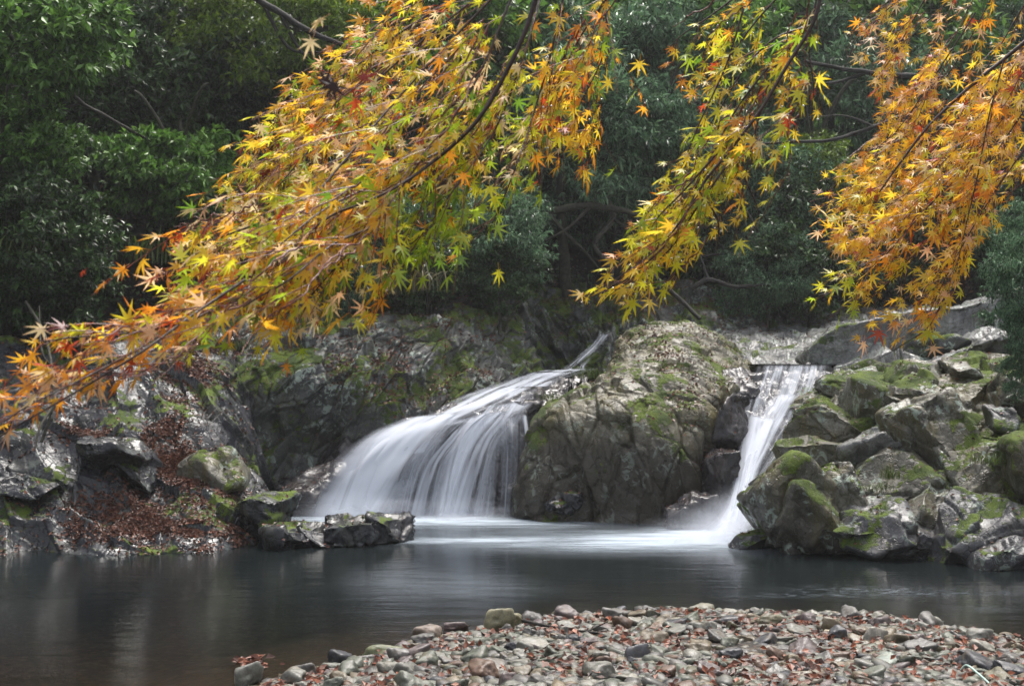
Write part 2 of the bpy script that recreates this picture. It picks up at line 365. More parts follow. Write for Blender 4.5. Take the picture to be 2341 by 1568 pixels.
def sheet(name, ctrl, n, m, mat, seed, label, cat='rock', structure=False, flip=False, edge=0.0, back=True, **kw):
    """ctrl[row][col] = world points; a bedrock face with a closed back"""
    G = np.asarray(ctrl, float)
    G = catmull(G, n); G = np.swapaxes(catmull(np.swapaxes(G, 0, 1), m), 0, 1)
    V = G.reshape(-1, 3); F = grid_faces(n, m)
    if flip: F = F[:, ::-1]
    N, _ = norms(V, F)
    V = V+N*rock_disp(V, seed, **kw)[:, None]
    N, fn = norms(V, F)
    SURF[name+str(seed)] = (V, F, fn)
    if back:
        # skirt pushed back into the hill, so the mass has thickness
        W = V.reshape(n, m, 3)
        ring = np.concatenate([W[0, :], W[1:, -1], W[-1, -2::-1], W[-2:0:-1, 0]]); k = len(ring)
        idx = np.arange(n*m).reshape(n, m); ri = np.concatenate([idx[0, :], idx[1:, -1], idx[-1, -2::-1], idx[-2:0:-1, 0]])
        off = ring+np.array([0, 1.6, -.8]); base = len(V); V = np.concatenate([V, off])
        a = np.arange(k); b = (a+1) % k
        S = np.stack([ri[b], ri[a], base+a, base+b], 1); F = np.concatenate([F, S if not flip else S[:, ::-1]])
    me = mesh_data(name, V, F, mat)
    b = V[:n*m].mean(0); b[2] = V[:, 2].min(); at_base(me, b)
    o = add(name, me, loc=b)
    if structure: tag(o, label, None, kind='structure')
    else: tag(o, label, cat)
    return o
def rotm(ax, ang):
    return np.array(Matrix.Rotation(math.radians(ang), 3, ax))
R = [list(r) for r in ()]
def rows(*rs): return [[P(*c) for c in r] for r in rs]

# left bank of black wet rock
sheet('left_bank_rock', rows(
    [(-260, 1330, 19.0), (0, 1310, 19.0), (180, 1305, 19.0), (340, 1305, 19.0), (500, 1300, 19.2), (620, 1290, 19.9), (700, 1275, 21.0), (640, 1240, 22.6)],
    [(-260, 1262, 19.3), (0, 1255, 19.25), (180, 1255, 19.2), (340, 1255, 19.2), (500, 1252, 19.4), (600, 1240, 20.2), (660, 1215, 21.2), (620, 1200, 22.8)],
    [(-260, 1150, 19.8), (0, 1150, 19.9), (180, 1150, 20.0), (340, 1160, 20.1), (470, 1160, 20.2), (560, 1150, 20.9), (610, 1120, 21.8), (600, 1110, 23.2)],
    [(-260, 1040, 20.2), (0, 1040, 20.4), (180, 1050, 20.7), (340, 1060, 20.9), (460, 1065, 21.1), (530, 1060, 21.7), (570, 1060, 22.5), (585, 1050, 23.8)],
    [(-260, 940, 20.8), (0, 940, 21.0), (180, 950, 21.5), (340, 960, 21.8), (450, 960, 22.0), (520, 960, 22.6), (555, 960, 23.3), (580, 960, 24.4)],
    [(-260, 850, 21.3), (0, 850, 21.8), (180, 860, 22.5), (340, 850, 22.9), (450, 850, 23.2), (520, 850, 23.7), (555, 850, 24.4), (590, 860, 25.2)],
    [(-260, 790, 22.6), (0, 780, 23.2), (180, 780, 24.0), (340, 765, 24.6), (450, 755, 25.2), (520, 750, 25.7), (560, 745, 26.2), (600, 750, 26.8)],
    [(-260, 760, 24.0), (0, 745, 25.0), (180, 735, 26.0), (340, 720, 27.0), (450, 705, 27.5), (520, 700, 28.0), (560, 700, 28.4), (600, 705, 29)]),
    330, 440, M['rock_left'], 11, 'jagged black wet rock bank left of the falls with drifts of brown leaves',
    A=np.diag([1.35, 1.0, .62])@rotm('Y', 32), cell=.85, amp=.13, cup=.40, crack=.02, cell2=.36, amp2=.035, fine=.006)
# striated cliff between the left bank and the left fall
sheet('cliff_rock', rows(
    [(520, 1230, 24.6), (640, 1220, 24.9), (740, 1210, 25.2), (840, 1200, 25.2), (950, 1150, 25.2), (1060, 1080, 25.6), (1180, 1010, 26.6), (1280, 960, 28)],
    [(520, 1130, 24.6), (640, 1130, 25.1), (740, 1110, 25.4), (830, 1050, 25.3), (940, 1010, 25.3), (1050, 950, 25.8), (1170, 900, 27.0), (1270, 870, 28.4)],
    [(520, 1010, 24.6), (640, 1010, 25.2), (740, 1000, 25.4), (830, 980, 25.2), (930, 945, 25.3), (1040, 895, 26.0), (1160, 850, 27.3), (1240, 840, 28.8)],
    [(520, 910, 24.7), (640, 900, 24.9), (740, 890, 25.0), (830, 880, 25.1), (930, 870, 25.5), (1030, 845, 26.3), (1140, 825, 27.6), (1220, 815, 29)],
    [(520, 830, 25.2), (640, 810, 25.3), (740, 800, 25.4), (830, 800, 25.5), (930, 795, 25.9), (1030, 780, 26.7), (1120, 775, 28), (1210, 770, 29.2)],
    [(520, 760, 26.2), (640, 745, 26.2), (740, 735, 26.2), (830, 735, 26.2), (930, 728, 26.5), (1030, 722, 27.2), (1110, 725, 28.3), (1205, 730, 29.4)],
    [(520, 715, 28.0), (640, 700, 28.0), (740, 700, 28.0), (830, 700, 28.0), (930, 700, 28.4), (1030, 700, 28.9), (1110, 700, 29.4), (1200, 700, 30)]),
    280, 380, M['rock_cliff'], 23, 'grey cliff with pale lichen patches and diagonal ribs left of the upper stream',
    A=np.diag([1.5, 1.0, .62])@rotm('Y', -35), cell=.62, amp=.11, cup=.20, crack=.03, cell2=.28, amp2=.035, fine=.010)
# rock ledge the left fall slides over
sheet('fall_ledge_rock', rows(
    [(600, 1230, 23.9), (700, 1215, 23.7), (800, 1215, 23.7), (900, 1215, 23.75), (1000, 1215, 23.75), (1100, 1215, 23.8), (1200, 1215, 23.9), (1290, 1215, 24.2)],
    [(600, 1190, 24.2), (690, 1180, 23.95), (790, 1180, 23.95), (900, 1180, 24.05), (1000, 1180, 24.15), (1100, 1180, 24.25), (1195, 1180, 24.2), (1290, 1180, 24.4)],
    [(600, 1150, 24.8), (700, 1130, 24.4), (800, 1110, 24.3), (900, 1090, 24.3), (1000, 1080, 24.4), (1100, 1080, 24.6), (1190, 1080, 24.6), (1290, 1080, 24.7)],
    [(600, 1115, 25.4), (700, 1095, 25.0), (800, 1045, 24.7), (880, 1010, 24.6), (980, 990, 24.6), (1090, 985, 24.7), (1190, 985, 24.7), (1290, 985, 25.0)],
    [(620, 1100, 26.2), (720, 1060, 25.8), (810, 1010, 25.3), (890, 972, 25.0), (980, 958, 24.9), (1090, 942, 24.9), (1190, 930, 24.9), (1290, 925, 25.4)],
    [(700, 1090, 27), (800, 1045, 26.6), (860, 1008, 26.2), (930, 968, 26.0), (1020, 936, 26), (1110, 916, 26), (1200, 901, 26), (1300, 893, 26.2)],
    [(760, 1090, 28.5), (860, 1040, 28.3), (950, 990, 28.2), (1030, 930, 28.2), (1110, 893, 28.2), (1200, 870, 28.2), (1280, 863, 28.2), (1360, 863, 28.2)]),
    230, 260, M['rock_wet'], 31, 'dark wet ledge under the left waterfall', A=np.diag([1.0, 1.0, .6]), cell=.55, amp=.10, cup=.05, crack=.03, cell2=.22, amp2=.03, fine=.01)
# big central boulder
sheet('centre_rock', rows(
    [(1200, 1240, 25.6), (1185, 1245, 23.6), (1240, 1240, 22.6), (1330, 1240, 22.5), (1430, 1240, 22.4), (1530, 1240, 22.3), (1610, 1235, 22.3), (1660, 1220, 22.9), (1690, 1200, 25.0)],
    [(1210, 1190, 25.8), (1190, 1190, 23.9), (1235, 1185, 23.0), (1330, 1185, 22.9), (1430, 1190, 22.8), (1530, 1190, 22.6), (1610, 1185, 22.6), (1650, 1180, 23.1), (1680, 1170, 25.2)],
    [(1215, 1060, 26.0), (1200, 1060, 24.0), (1240, 1060, 23.2), (1330, 1055, 23.0), (1430, 1050, 22.8), (1530, 1050, 22.6), (1600, 1050, 22.7), (1625, 1055, 23.3), (1670, 1060, 25.4)],
    [(1235, 960, 26.3), (1218, 960, 24.2), (1255, 955, 23.5), (1330, 950, 23.2), (1430, 950, 23.0), (1530, 955, 22.9), (1610, 960, 23.1), (1650, 965, 23.8), (1700, 960, 25.6)],
    [(1310, 910, 26.8), (1285, 910, 24.8), (1315, 898, 24.1), (1370, 880, 23.8), (1430, 880, 23.6), (1530, 890, 23.4), (1620, 900, 23.6), (1680, 900, 24.2), (1725, 900, 25.8)],
    [(1400, 872, 27.3), (1385, 866, 25.9), (1395, 850, 25.2), (1400, 826, 24.9), (1440, 815, 24.7), (1540, 825, 24.4), (1630, 840, 24.6), (1690, 850, 25.0), (1735, 860, 26.4)],
    [(1405, 835, 28.2), (1400, 815, 27.3), (1412, 792, 26.6), (1435, 770, 26.2), (1480, 755, 26.0), (1570, 765, 25.7), (1640, 790, 25.8), (1690, 815, 26.3), (1730, 835, 27.3)],
    [(1420, 790, 29.5), (1420, 775, 28.8), (1430, 755, 28.2), (1460, 742, 28.0), (1520, 736, 27.8), (1590, 742, 27.6), (1640, 765, 27.6), (1680, 795, 28.0), (1720, 820, 28.8)],
    [(1440, 800, 31), (1440, 790, 31), (1450, 780, 31), (1480, 775, 31), (1530, 770, 31), (1590, 775, 31), (1640, 790, 31), (1680, 810, 31), (1710, 830, 31)]),
    340, 320, M['rock_centre'], 47, 'great ochre and grey rock dome standing between the two waterfalls',
    A=np.diag([1.45, 1.0, .75])@rotm('Y', 8), cell=.85, amp=.11, cup=.04, crack=.045, cell2=.42, amp2=.035, fine=.012, zmix=(np.diag([.8, 1.0, 2.3])@rotm('Y', -14), 1.75, 2.15))
# ravine wall behind the upper stream
sheet('ravine_wall_rock', rows(
    [(1120, 960, 29.6), (1200, 930, 30), (1260, 900, 30.4), (1330, 880, 30.0), (1420, 860, 30), (1520, 840, 30.5), (1640, 860, 31), (1780, 870, 32)],
    [(1120, 860, 29.6), (1200, 850, 30.4), (1260, 845, 31.0), (1330, 830, 30.6), (1410, 800, 30.4), (1520, 790, 31), (1640, 800, 31.5), (1780, 820, 32)],
    [(1120, 790, 30.0), (1200, 780, 31), (1270, 770, 31.6), (1340, 765, 31.2), (1420, 745, 31), (1520, 735, 31.5), (1640, 740, 32), (1780, 760, 33)],
    [(1120, 720, 30.6), (1200, 710, 31.6), (1280, 700, 32.2), (1350, 700, 32), (1430, 690, 32), (1520, 685, 32.5), (1640, 690, 33.5), (1780, 710, 35)],
    [(1120, 660, 32), (1200, 655, 33), (1280, 650, 33.6), (1350, 650, 33.6), (1430, 648, 33.8), (1520, 645, 34.3), (1640, 650, 35.5), (1780, 680, 38)]),
    190, 300, M['rock_cliff'], 53, 'shadowed ravine wall behind the upper pool of the left fall',
    A=np.diag([1.6, 1.0, .55])@rotm('Y', 20), cell=.6, amp=.15, cup=.1, crack=.05, cell2=.24, amp2=.05)
# pale shelves behind the right fall
sheet('upper_shelf_rock', rows(
    [(1560, 900, 26.5), (1680, 900, 25.9), (1780, 890, 25.7), (1900, 890, 25.4), (2020, 890, 24.6), (2140, 890, 23.6), (2280, 880, 22.8), (2420, 880, 22.5), (2560, 880, 22)],
    [(1580, 830, 27.4), (1690, 835, 26.6), (1780, 838, 26.2), (1900, 838, 25.9), (2020, 832, 25.2), (2140, 832, 24.4), (2280, 825, 23.8), (2420, 820, 23.5), (2560, 820, 23)],
    [(1600, 800, 29.4), (1700, 806, 28.6), (1790, 812, 28), (1900, 808, 27.6), (2020, 785, 27), (2140, 790, 26.2), (2280, 785, 25.6), (2420, 770, 25), (2560, 760, 24.5)],
    [(1620, 765, 31.6), (1710, 772, 31), (1800, 778, 30.6), (1910, 768, 30), (2030, 745, 29.6), (2140, 750, 29), (2280, 745, 28.2), (2420, 725, 27.5), (2560, 715, 27)],
    [(1620, 735, 34), (1710, 742, 33.6), (1800, 745, 33.4), (1910, 738, 33), (2030, 722, 32.6), (2140, 722, 32.4), (2280, 715, 31.6), (2420, 700, 31), (2560, 690, 30)],
    [(1620, 705, 38), (1710, 712, 38), (1800, 712, 38), (1910, 708, 38), (2030, 700, 38), (2140, 700, 38), (2280, 698, 37), (2420, 680, 36), (2560, 670, 35)],
    [(1600, 690, 44), (1710, 690, 44), (1800, 690, 44), (1910, 690, 44), (2030, 685, 44), (2140, 685, 44), (2280, 680, 43), (2420, 660, 42), (2560, 650, 41)]),
    240, 460, M['rock_shelf'], 61, 'pale wet rock shelves stepping back above the right waterfall',
    A=np.diag([1.2, .8, 1.9])@rotm('Y', 10)@rotm('X', 12), cell=.65, amp=.09, cup=.18, crack=.03, cell2=.3, amp2=.04, fine=.008)
# right bank behind the boulders
sheet('right_bank_rock', rows(
    [(1640, 1290, 21.2), (1700, 1285, 20.2), (1800, 1290, 19.8), (1950, 1300, 19.3), (2100, 1310, 19.0), (2240, 1320, 18.7), (2400, 1330, 18.3), (2640, 1330, 18)],
    [(1660, 1180, 22.6), (1740, 1180, 21.0), (1830, 1180, 20.3), (1960, 1190, 19.9), (2110, 1200, 19.5), (2250, 1210, 19.2), (2400, 1210, 18.8), (2640, 1200, 18.5)],
    [(1690, 1090, 23.4), (1780, 1080, 22.0), (1870, 1080, 21.0), (1980, 1090, 20.5), (2120, 1100, 20.1), (2260, 1100, 19.8), (2400, 1090, 19.4), (2640, 1080, 19)],
    [(1740, 1000, 24.2), (1820, 990, 22.8), (1900, 985, 21.8), (2010, 985, 21.3), (2130, 985, 20.9), (2270, 990, 20.5), (2400, 980, 20), (2640, 970, 19.5)],
    [(1800, 920, 25.0), (1870, 915, 23.8), (1950, 900, 22.9), (2040, 895, 22.4), (2150, 890, 22.0), (2280, 890, 21.5), (2400, 880, 21), (2640, 860, 20.5)],
    [(1860, 870, 25.8), (1930, 862, 25.0), (2000, 852, 24.4), (2080, 848, 23.9), (2180, 842, 23.4), (2290, 835, 22.9), (2400, 825, 22.4), (2640, 800, 22)],
    [(1900, 848, 27.2), (1960, 842, 26.6), (2030, 836, 26.0), (2110, 832, 25.5), (2200, 825, 25), (2300, 810, 24.6), (2400, 800, 24), (2640, 780, 24)]),
    300, 360, M['rock_right'], 71, 'grey mossy bedrock rising behind the boulders on the right bank',
    A=np.diag([1.1, 1.0, .8])@rotm('Y', -30), cell=.85, amp=.16, cup=.25, crack=.03, cell2=.38, amp2=.035, fine=.008)

# ------------------------------------------------------------ boulders
def ico(sub):
    import bmesh
    b = bmesh.new(); bmesh.ops.create_icosphere(b, subdivisions=sub, radius=1.0)
    V = np.array([v.co[:] for v in b.verts]); F = np.array([[v.index for v in f.verts] for f in b.faces]); b.free()
    return V/np.linalg.norm(V, axis=1)[:, None], F
ICO = {k: ico(k) for k in (2, 3, 4, 5, 6)}
def polyrock(sub, seed, planes=14, p=16, lo=.62, hi=1.0):
    D, F = ICO[sub]; r = np.random.default_rng(seed)
    n = r.normal(size=(planes, 3)); n /= np.linalg.norm(n, axis=1)[:, None]; off = r.uniform(lo, hi, planes)
    n = np.concatenate([n, np.eye(3), -np.eye(3)]); off = np.concatenate([off, np.full(6, 1.0)])
    off = off*1.0; q = np.maximum(D@n.T, 1e-3)/off
    rad = (q**p).sum(1)**(-1.0/p)
    return D*rad[:, None], F
NB = [0]
def boulder(px, py, Y, rx, rz, ry, label, mat='rock_right', seed=None, rot=0, planes=13, p=44, sub=5, cell=.62, amp=.055, cup=.16, crack=.02, name='boulder', cat='boulder', yaw=0, fine=.005, group=None):
    """px, py centre, rx / rz half sizes in layout units, ry half depth in metres"""
    NB[0] += 1; seed = seed or 100+NB[0]
    c = P(px, py, Y); k = Y/FOC
    V, F = polyrock(sub, seed, planes, max(p, 12)*1.6 if p < 44 else p, lo=.55)
    V = V*np.array([rx*k, ry, rz*k])*1.2
    V = V@rotm('Z', yaw).T@rotm('Y', rot).T
    N, _ = norms(V, F)
    V = V+N*rock_disp(V+c, seed, cell=cell, amp=amp, cup=cup, crack=crack, cell2=.30, amp2=.018, fine=fine)[:, None]
    SURF['b%d' % NB[0]] = (V+c, F, norms(V, F)[1])
    base = c.copy(); base[2] = c[2]+V[:, 2].min(); V = V-np.array([0, 0, V[:, 2].min()])
    o = add(name, mesh_data(name, V, F, M[mat]), loc=base); return tag(o, label, cat, group)

# right bank, from the fall outwards
boulder(1788, 1158, 19.9, 112, 112, .75, 'smooth rounded grey boulder at the foot of the right waterfall', 'rock_right', 201, rot=8, planes=9, p=12, sub=6, amp=.03, cup=.02)
boulder(1900, 1125, 20.0, 105, 92, .75, 'mossy broken boulder beside the rounded one at the right fall', 'rock_right', 202, rot=-18, sub=6)
boulder(1895, 975, 22.0, 100, 62, .7, 'brown stained boulder beside the lower run of the right fall', 'rock_right', 203, rot=10, sub=6)
boulder(1865, 1048, 21.2, 64, 52, .6, 'grey olive block wedged above the rounded boulder', 'rock_right', 204, rot=-20)
boulder(2008, 930, 22.2, 62, 58, .6, 'squared pale block in the middle of the right bank', 'rock_right', 205, planes=7, p=22)
boulder(2092, 930, 22.0, 62, 80, .6, 'tall dark faced block with a leaning edge on the right bank', 'rock_right', 206, rot=-12, planes=8, p=22)
boulder(2225, 920, 21.6, 92, 58, .7, 'broad pale boulder high on the right bank', 'rock_right', 207, rot=6)
boulder(2320, 935, 20.8, 55, 75, .6, 'upright olive boulder at the right edge under the leafy shrub', 'rock_right', 208, rot=10)
boulder(2298, 968, 20.2, 30, 34, .3, 'small dark round stone lodged between two boulders', 'rock_base', 209, planes=6, p=8)
boulder(2055, 1012, 20.9, 72, 42, .6, 'flat topped slab with a bright wet top on the right bank', 'rock_shelf', 210, rot=4, planes=7, p=24, sub=6)
boulder(1985, 1040, 20.7, 60, 42, .5, 'pale triangular slab left of the flat topped slab', 'rock_shelf', 211, rot=-16, planes=7, p=22)
boulder(2035, 1125, 20.0, 105, 95, .7, 'mossy green block carrying a fern in the right bank', 'rock_right', 212, rot=-14, sub=6)
boulder(2160, 1050, 20.1, 70, 120, .6, 'long leaning rib of grey rock running down the right bank', 'rock_right', 213, rot=-24, planes=8, p=20, sub=6)
boulder(2262, 1075, 19.7, 88, 105, .65, 'moss covered bulging boulder near the right edge', 'rock_right', 214, rot=-18, sub=6)
boulder(2345, 1090, 19.2, 60, 80, .6, 'grey boulder cut by the right edge of the view', 'rock_right', 215)
boulder(1880, 1200, 19.4, 90, 70, .55, 'bright green mossy wedge low on the right bank', 'rock_right', 216, rot=14, planes=9, p=20)
boulder(1975, 1215, 19.2, 80, 65, .55, 'dark hollowed block above the waterline', 'rock_base', 217, rot=-10, planes=8, p=22)
boulder(2060, 1238, 19.0, 120, 52, .55, 'long slate grey slab along the waterline', 'rock_base', 218, rot=4, planes=8, p=20, sub=6)
boulder(2168, 1245, 18.8, 62, 62, .5, 'upright slate block in the waterline of the right bank', 'rock_base', 219, rot=-6, planes=7, p=24)
boulder(2250, 1200, 18.8, 98, 62, .6, 'split pale grey slab sloping to the water', 'rock_base', 220, rot=12, planes=8, p=22, sub=6)
boulder(2320, 1262, 18.3, 95, 62, .6, 'leaf flecked mossy boulder at the right end of the waterline', 'rock_base', 221, rot=4)
boulder(1850, 1245, 19.5, 70, 38, .4, 'low dark slab at the water under the mossy wedge', 'rock_base', 222, rot=6)
boulder(1718, 1241, 19.8, 42, 24, .25, 'small pointed stone touching the foam at the right fall', 'rock_base', 223, rot=-22, planes=7, p=20)
boulder(2130, 1150, 19.4, 70, 62, .5, 'grey block with a mossy shoulder in the middle of the right bank', 'rock_right', 224, rot=-26)
boulder(2190, 985, 21.0, 52, 46, .45, 'rounded tawny stone below the broad pale boulder', 'rock_centre', 225)
boulder(1965, 884, 24.0, 84, 34, .8, 'low mossy hump right of the lip of the right fall', 'rock_right', 226, rot=6)
boulder(2100, 868, 23.4, 80, 36, .7, 'low grey stone behind the tall dark faced block', 'rock_right', 227)
boulder(2210, 855, 23.0, 60, 32, .6, 'small brown grey stone on the upper right bank', 'rock_right', 228)
boulder(2010, 775, 27.8, 170, 50, 1.3, 'long dark wedge of rock above the right waterfall', 'rock_shelf', 229, rot=-13, planes=8, p=20, sub=6)
boulder(2095, 808, 26.0, 90, 30, .9, 'dark mossy mound hung with ferns above the right bank', 'rock_cliff', 230, rot=-4)
boulder(2165, 745, 30.0, 55, 34, .7, 'smooth round pale boulder on the upper shelf', 'rock_shelf', 231, planes=6, p=8)
boulder(2268, 738, 28.0, 100, 50, 1.2, 'large pale grey boulder at the head of the upper shelf', 'rock_shelf', 232, rot=-16, planes=8, p=12)
boulder(2290, 800, 25.0, 130, 36, 1.0, 'flat glinting wet ledge below the large pale boulder', 'rock_shelf', 233, rot=-3, sub=6, cell=.35, amp=.07)
boulder(1672, 885, 24.9, 44, 40, .6, 'dark wet stone left of the lip of the right fall', 'rock_wet', 234, planes=6)
boulder(1665, 1000, 23.6, 40, 80, .5, 'steep wet rib beside the chute of the right fall', 'rock_wet', 235, rot=6, planes=6)
boulder(1640, 1110, 22.9, 45, 70, .5, 'leaf strewn dark block left of the foot of the right fall', 'rock_wet', 236, rot=-8, planes=6)
boulder(1575, 1165, 22.4, 50, 36, .4, 'dim brown stone in the mist at the foot of the central rock', 'rock_wet', 237, planes=6)
boulder(1290, 1150, 23.0, 42, 22, .3, 'small shining wet stone at the left foot of the central rock', 'rock_left', 238)
boulder(1935, 862, 25.0, 34, 22, .4, 'glassy wet stone right beside the lip of the right fall', 'rock_left', 239)
# left bank
LK = dict(cup=.20, amp=.04, cell=.5)
boulder(885, 1216, 20.4, 46, 34, .45, 'moss capped stone at the tip of the rocky spit', 'rock_left', 301, rot=12, planes=9, p=14)
boulder(815, 1215, 20.4, 60, 38, .45, 'smooth wet black stone in the middle of the rocky spit', 'rock_left', 302, rot=-4, planes=8, p=14)
boulder(745, 1225, 20.2, 62, 32, .45, 'low slanting black slab at the start of the spit', 'rock_left', 303, rot=12, planes=8, p=20)
boulder(665, 1232, 20.0, 60, 34, .4, 'sharp edged black stone by the water left of the spit', 'rock_left', 304, rot=-10, planes=8, p=22)
boulder(622, 1180, 20.6, 66, 66, .5, 'black pyramid shaped rock behind the spit', 'rock_left', 305, rot=38, planes=6, p=26)
boulder(495, 1080, 21.2, 78, 56, .6, 'low moss mound on the black left bank', 'rock_right', 309, rot=14, planes=18, p=7)
boulder(265, 1040, 20.9, 66, 54, .6, 'barrel shaped glossy black rock on the left bank', 'rock_left', 310, rot=28, planes=7, p=12, **LK)
boulder(330, 1085, 20.9, 34, 66, .4, 'long slanting glossy rib beside the leaf drift', 'rock_left', 311, rot=-28, planes=7, p=18)
boulder(90, 1120, 20.3, 60, 42, .5, 'wet grey slab with lichen at the left edge', 'rock_left', 316, rot=-18)
boulder(720, 1125, 24.3, 70, 44, .5, 'dark boulder half behind the left edge of the left fall', 'rock_wet', 319, rot=-14, planes=8, p=14)

# ------------------------------------------------------------ water
def pool_mat():
    m, nt = mat_new('still_pool_water'); t = NT(nt); geo = t.n('ShaderNodeNewGeometry'); pos = geo.outputs['Position']
    n1 = t.noise(t.mapping(pos, (.8, 3.2, 1)), 1.0, 4, .55, .3); n2 = t.noise(t.mapping(pos, (.5, 2.5, 1)), 5.0, 3, .6)
    bp = t.n('ShaderNodeBump'); bp.inputs['Strength'].default_value = .35; bp.inputs['Distance'].default_value = .03
    t.l(t.math('ADD', n1, t.math('MULTIPLY', n2, .25)), bp.inputs['Height'])
    gl = t.n('ShaderNodeBsdfGlossy'); gl.inputs['Roughness'].default_value = .13; t.l(bp.outputs[0], gl.inputs['Normal'])
    tr = t.n('ShaderNodeBsdfTransparent'); tr.inputs[0].default_value = (.66, .58, .48, 1)
    df = t.n('ShaderNodeBsdfDiffuse'); df.inputs[0].default_value = (.006, .010, .011, 1)
    sx = t.n('ShaderNodeSeparateXYZ'); t.l(pos, sx.inputs[0])
    deep = t.ramp(sx.outputs[1], 12.0, 18.5, .10, .97)
    m1 = t.n('ShaderNodeMixShader'); t.l(deep, m1.inputs[0]); t.l(tr.outputs[0], m1.inputs[1]); t.l(df.outputs[0], m1.inputs[2])
    fr = t.n('ShaderNodeFresnel'); fr.inputs[0].default_value = 1.33
    m2 = t.n('ShaderNodeMixShader'); t.l(fr.outputs[0], m2.inputs[0]); t.l(m1.outputs[0], m2.inputs[1]); t.l(gl.outputs[0], m2.inputs[2])
    o = t.n('ShaderNodeOutputMaterial'); t.l(m2.outputs[0], o.inputs[0]); return m
M['pool'] = pool_mat()
def flat_sheet(name, poly, z, mat, label=None, kind='structure'):
    V = [(x, y, z) for x, y in poly]; me = bpy.data.meshes.new(name); me.from_pydata(V, [], [list(range(len(V)))]); me.materials.append(mat)
    o = add(name, me); tag(o, label, kind=kind); return o
flat_sheet('pool_water', [(-70, -8), (70, -8), (70, 27), (-70, 27)], 0.0, M['pool'])
pu = P(1250, 850, 27.8); flat_sheet('upper_pool_water', [(.35, 27.9), (1.6, 27.9), (1.9, 30.6), (.4, 30.6)], pu[2], M['pool'])
pr = P(1820, 832, 25.7); flat_sheet('chute_pool_water', [(4.35, 25.7), (5.75, 25.7), (6.4, 27.2), (4.4, 27.2)], pr[2], M['pool'])

def fall_mat(name, lo, hi, edge=.25, scale=(9, .5), dens=1.0, seed=0.0, fineness=.2, wob=.22, vt=.05):
    m, nt = mat_new(name); t = NT(nt)
    uvn = t.n('ShaderNodeTexCoord'); uv = uvn.outputs['UV']; s = t.n('ShaderNodeSeparateXYZ'); t.l(uv, s.inputs[0]); u, v = s.outputs[0], s.outputs[1]
    mp = t.n('ShaderNodeMapping'); mp.inputs['Scale'].default_value = (scale[0], scale[1], 1); mp.inputs['Location'].default_value = (seed, seed*1.7, 0); t.l(uv, mp.inputs[0])
    n1 = t.noise(mp.outputs[0], 1.0, 3, .5, .7)
    mp2 = t.n('ShaderNodeMapping'); mp2.inputs['Scale'].default_value = (scale[0]*4, scale[1]*.9, 1); mp2.inputs['Location'].default_value = (seed+4, seed, 0); t.l(uv, mp2.inputs[0])
    n2 = t.noise(mp2.outputs[0], 1.0, 4, .6, .1)
    a = t.math('ADD', t.math('MULTIPLY', n1, 1-fineness), t.math('MULTIPLY', n2, fineness))
    a = t.ramp(a, lo, hi)
    mp3 = t.n('ShaderNodeMapping'); mp3.inputs['Scale'].default_value = (1.2, 3.5, 1); mp3.inputs['Location'].default_value = (seed*2, 7, 0); t.l(uv, mp3.inputs[0])
    ud = t.math('ADD', u, t.math('MULTIPLY', t.math('SUBTRACT', t.noise(mp3.outputs[0], 1.0, 4, .6), .5), wob))
    eu = t.math('MULTIPLY', t.ramp(ud, 0, edge), t.ramp(ud, 1, 1-edge))
    ev = t.math('MULTIPLY', t.ramp(v, 0, vt), t.ramp(v, 1, .965))
    a = t.math('MULTIPLY', t.math('MULTIPLY', a, eu), t.math('MULTIPLY', ev, dens), clamp=True)
    df = t.n('ShaderNodeBsdfDiffuse'); df.inputs[0].default_value = (.70, .74, .82, 1)
    tl = t.n('ShaderNodeBsdfTranslucent'); tl.inputs[0].default_value = (.70, .74, .82, 1)
    mx = t.n('ShaderNodeMixShader'); mx.inputs[0].default_value = .15; t.l(df.outputs[0], mx.inputs[1]); t.l(tl.outputs[0], mx.inputs[2])
    tp = t.n('ShaderNodeBsdfTransparent'); m2 = t.n('ShaderNodeMixShader'); t.l(a, m2.inputs[0]); t.l(tp.outputs[0], m2.inputs[1]); t.l(mx.outputs[0], m2.inputs[2])
    o = t.n('ShaderNodeOutputMaterial'); t.l(m2.outputs[0], o.inputs[0]); return m
def veil(name, rws, mat, parent, bulge=.10, n=70, m=60, seed=0):
    """rws: (xl, yl, Yl, xr, yr, Yr) down the stream"""
    L = catmull([P(*r[:3]) for r in rws], n); Rr = catmull([P(*r[3:]) for r in rws], n)
    u = np.linspace(0, 1, m); G = L[:, None]*(1-u)[None, :, None]+Rr[:, None]*u[None, :, None]
    G[:, :, 1] -= (bulge*np.sin(np.pi*u)**.8)[None, :]
    pz = np.stack([np.broadcast_to(u*7, (n, m)).ravel(), np.full(n*m, seed*3.3), np.repeat(np.linspace(0, 2.5, n), m)], 1)
    G[:, :, 1] -= .06*vnoise(pz, seed).reshape(n, m)
    UV = np.stack([np.broadcast_to(u, (n, m)).ravel(), np.repeat(np.linspace(0, 1, n), m)], 1)
    return add(name, mesh_data(name, G.reshape(-1, 3), grid_faces(n, m), mat, uv=UV), parent)
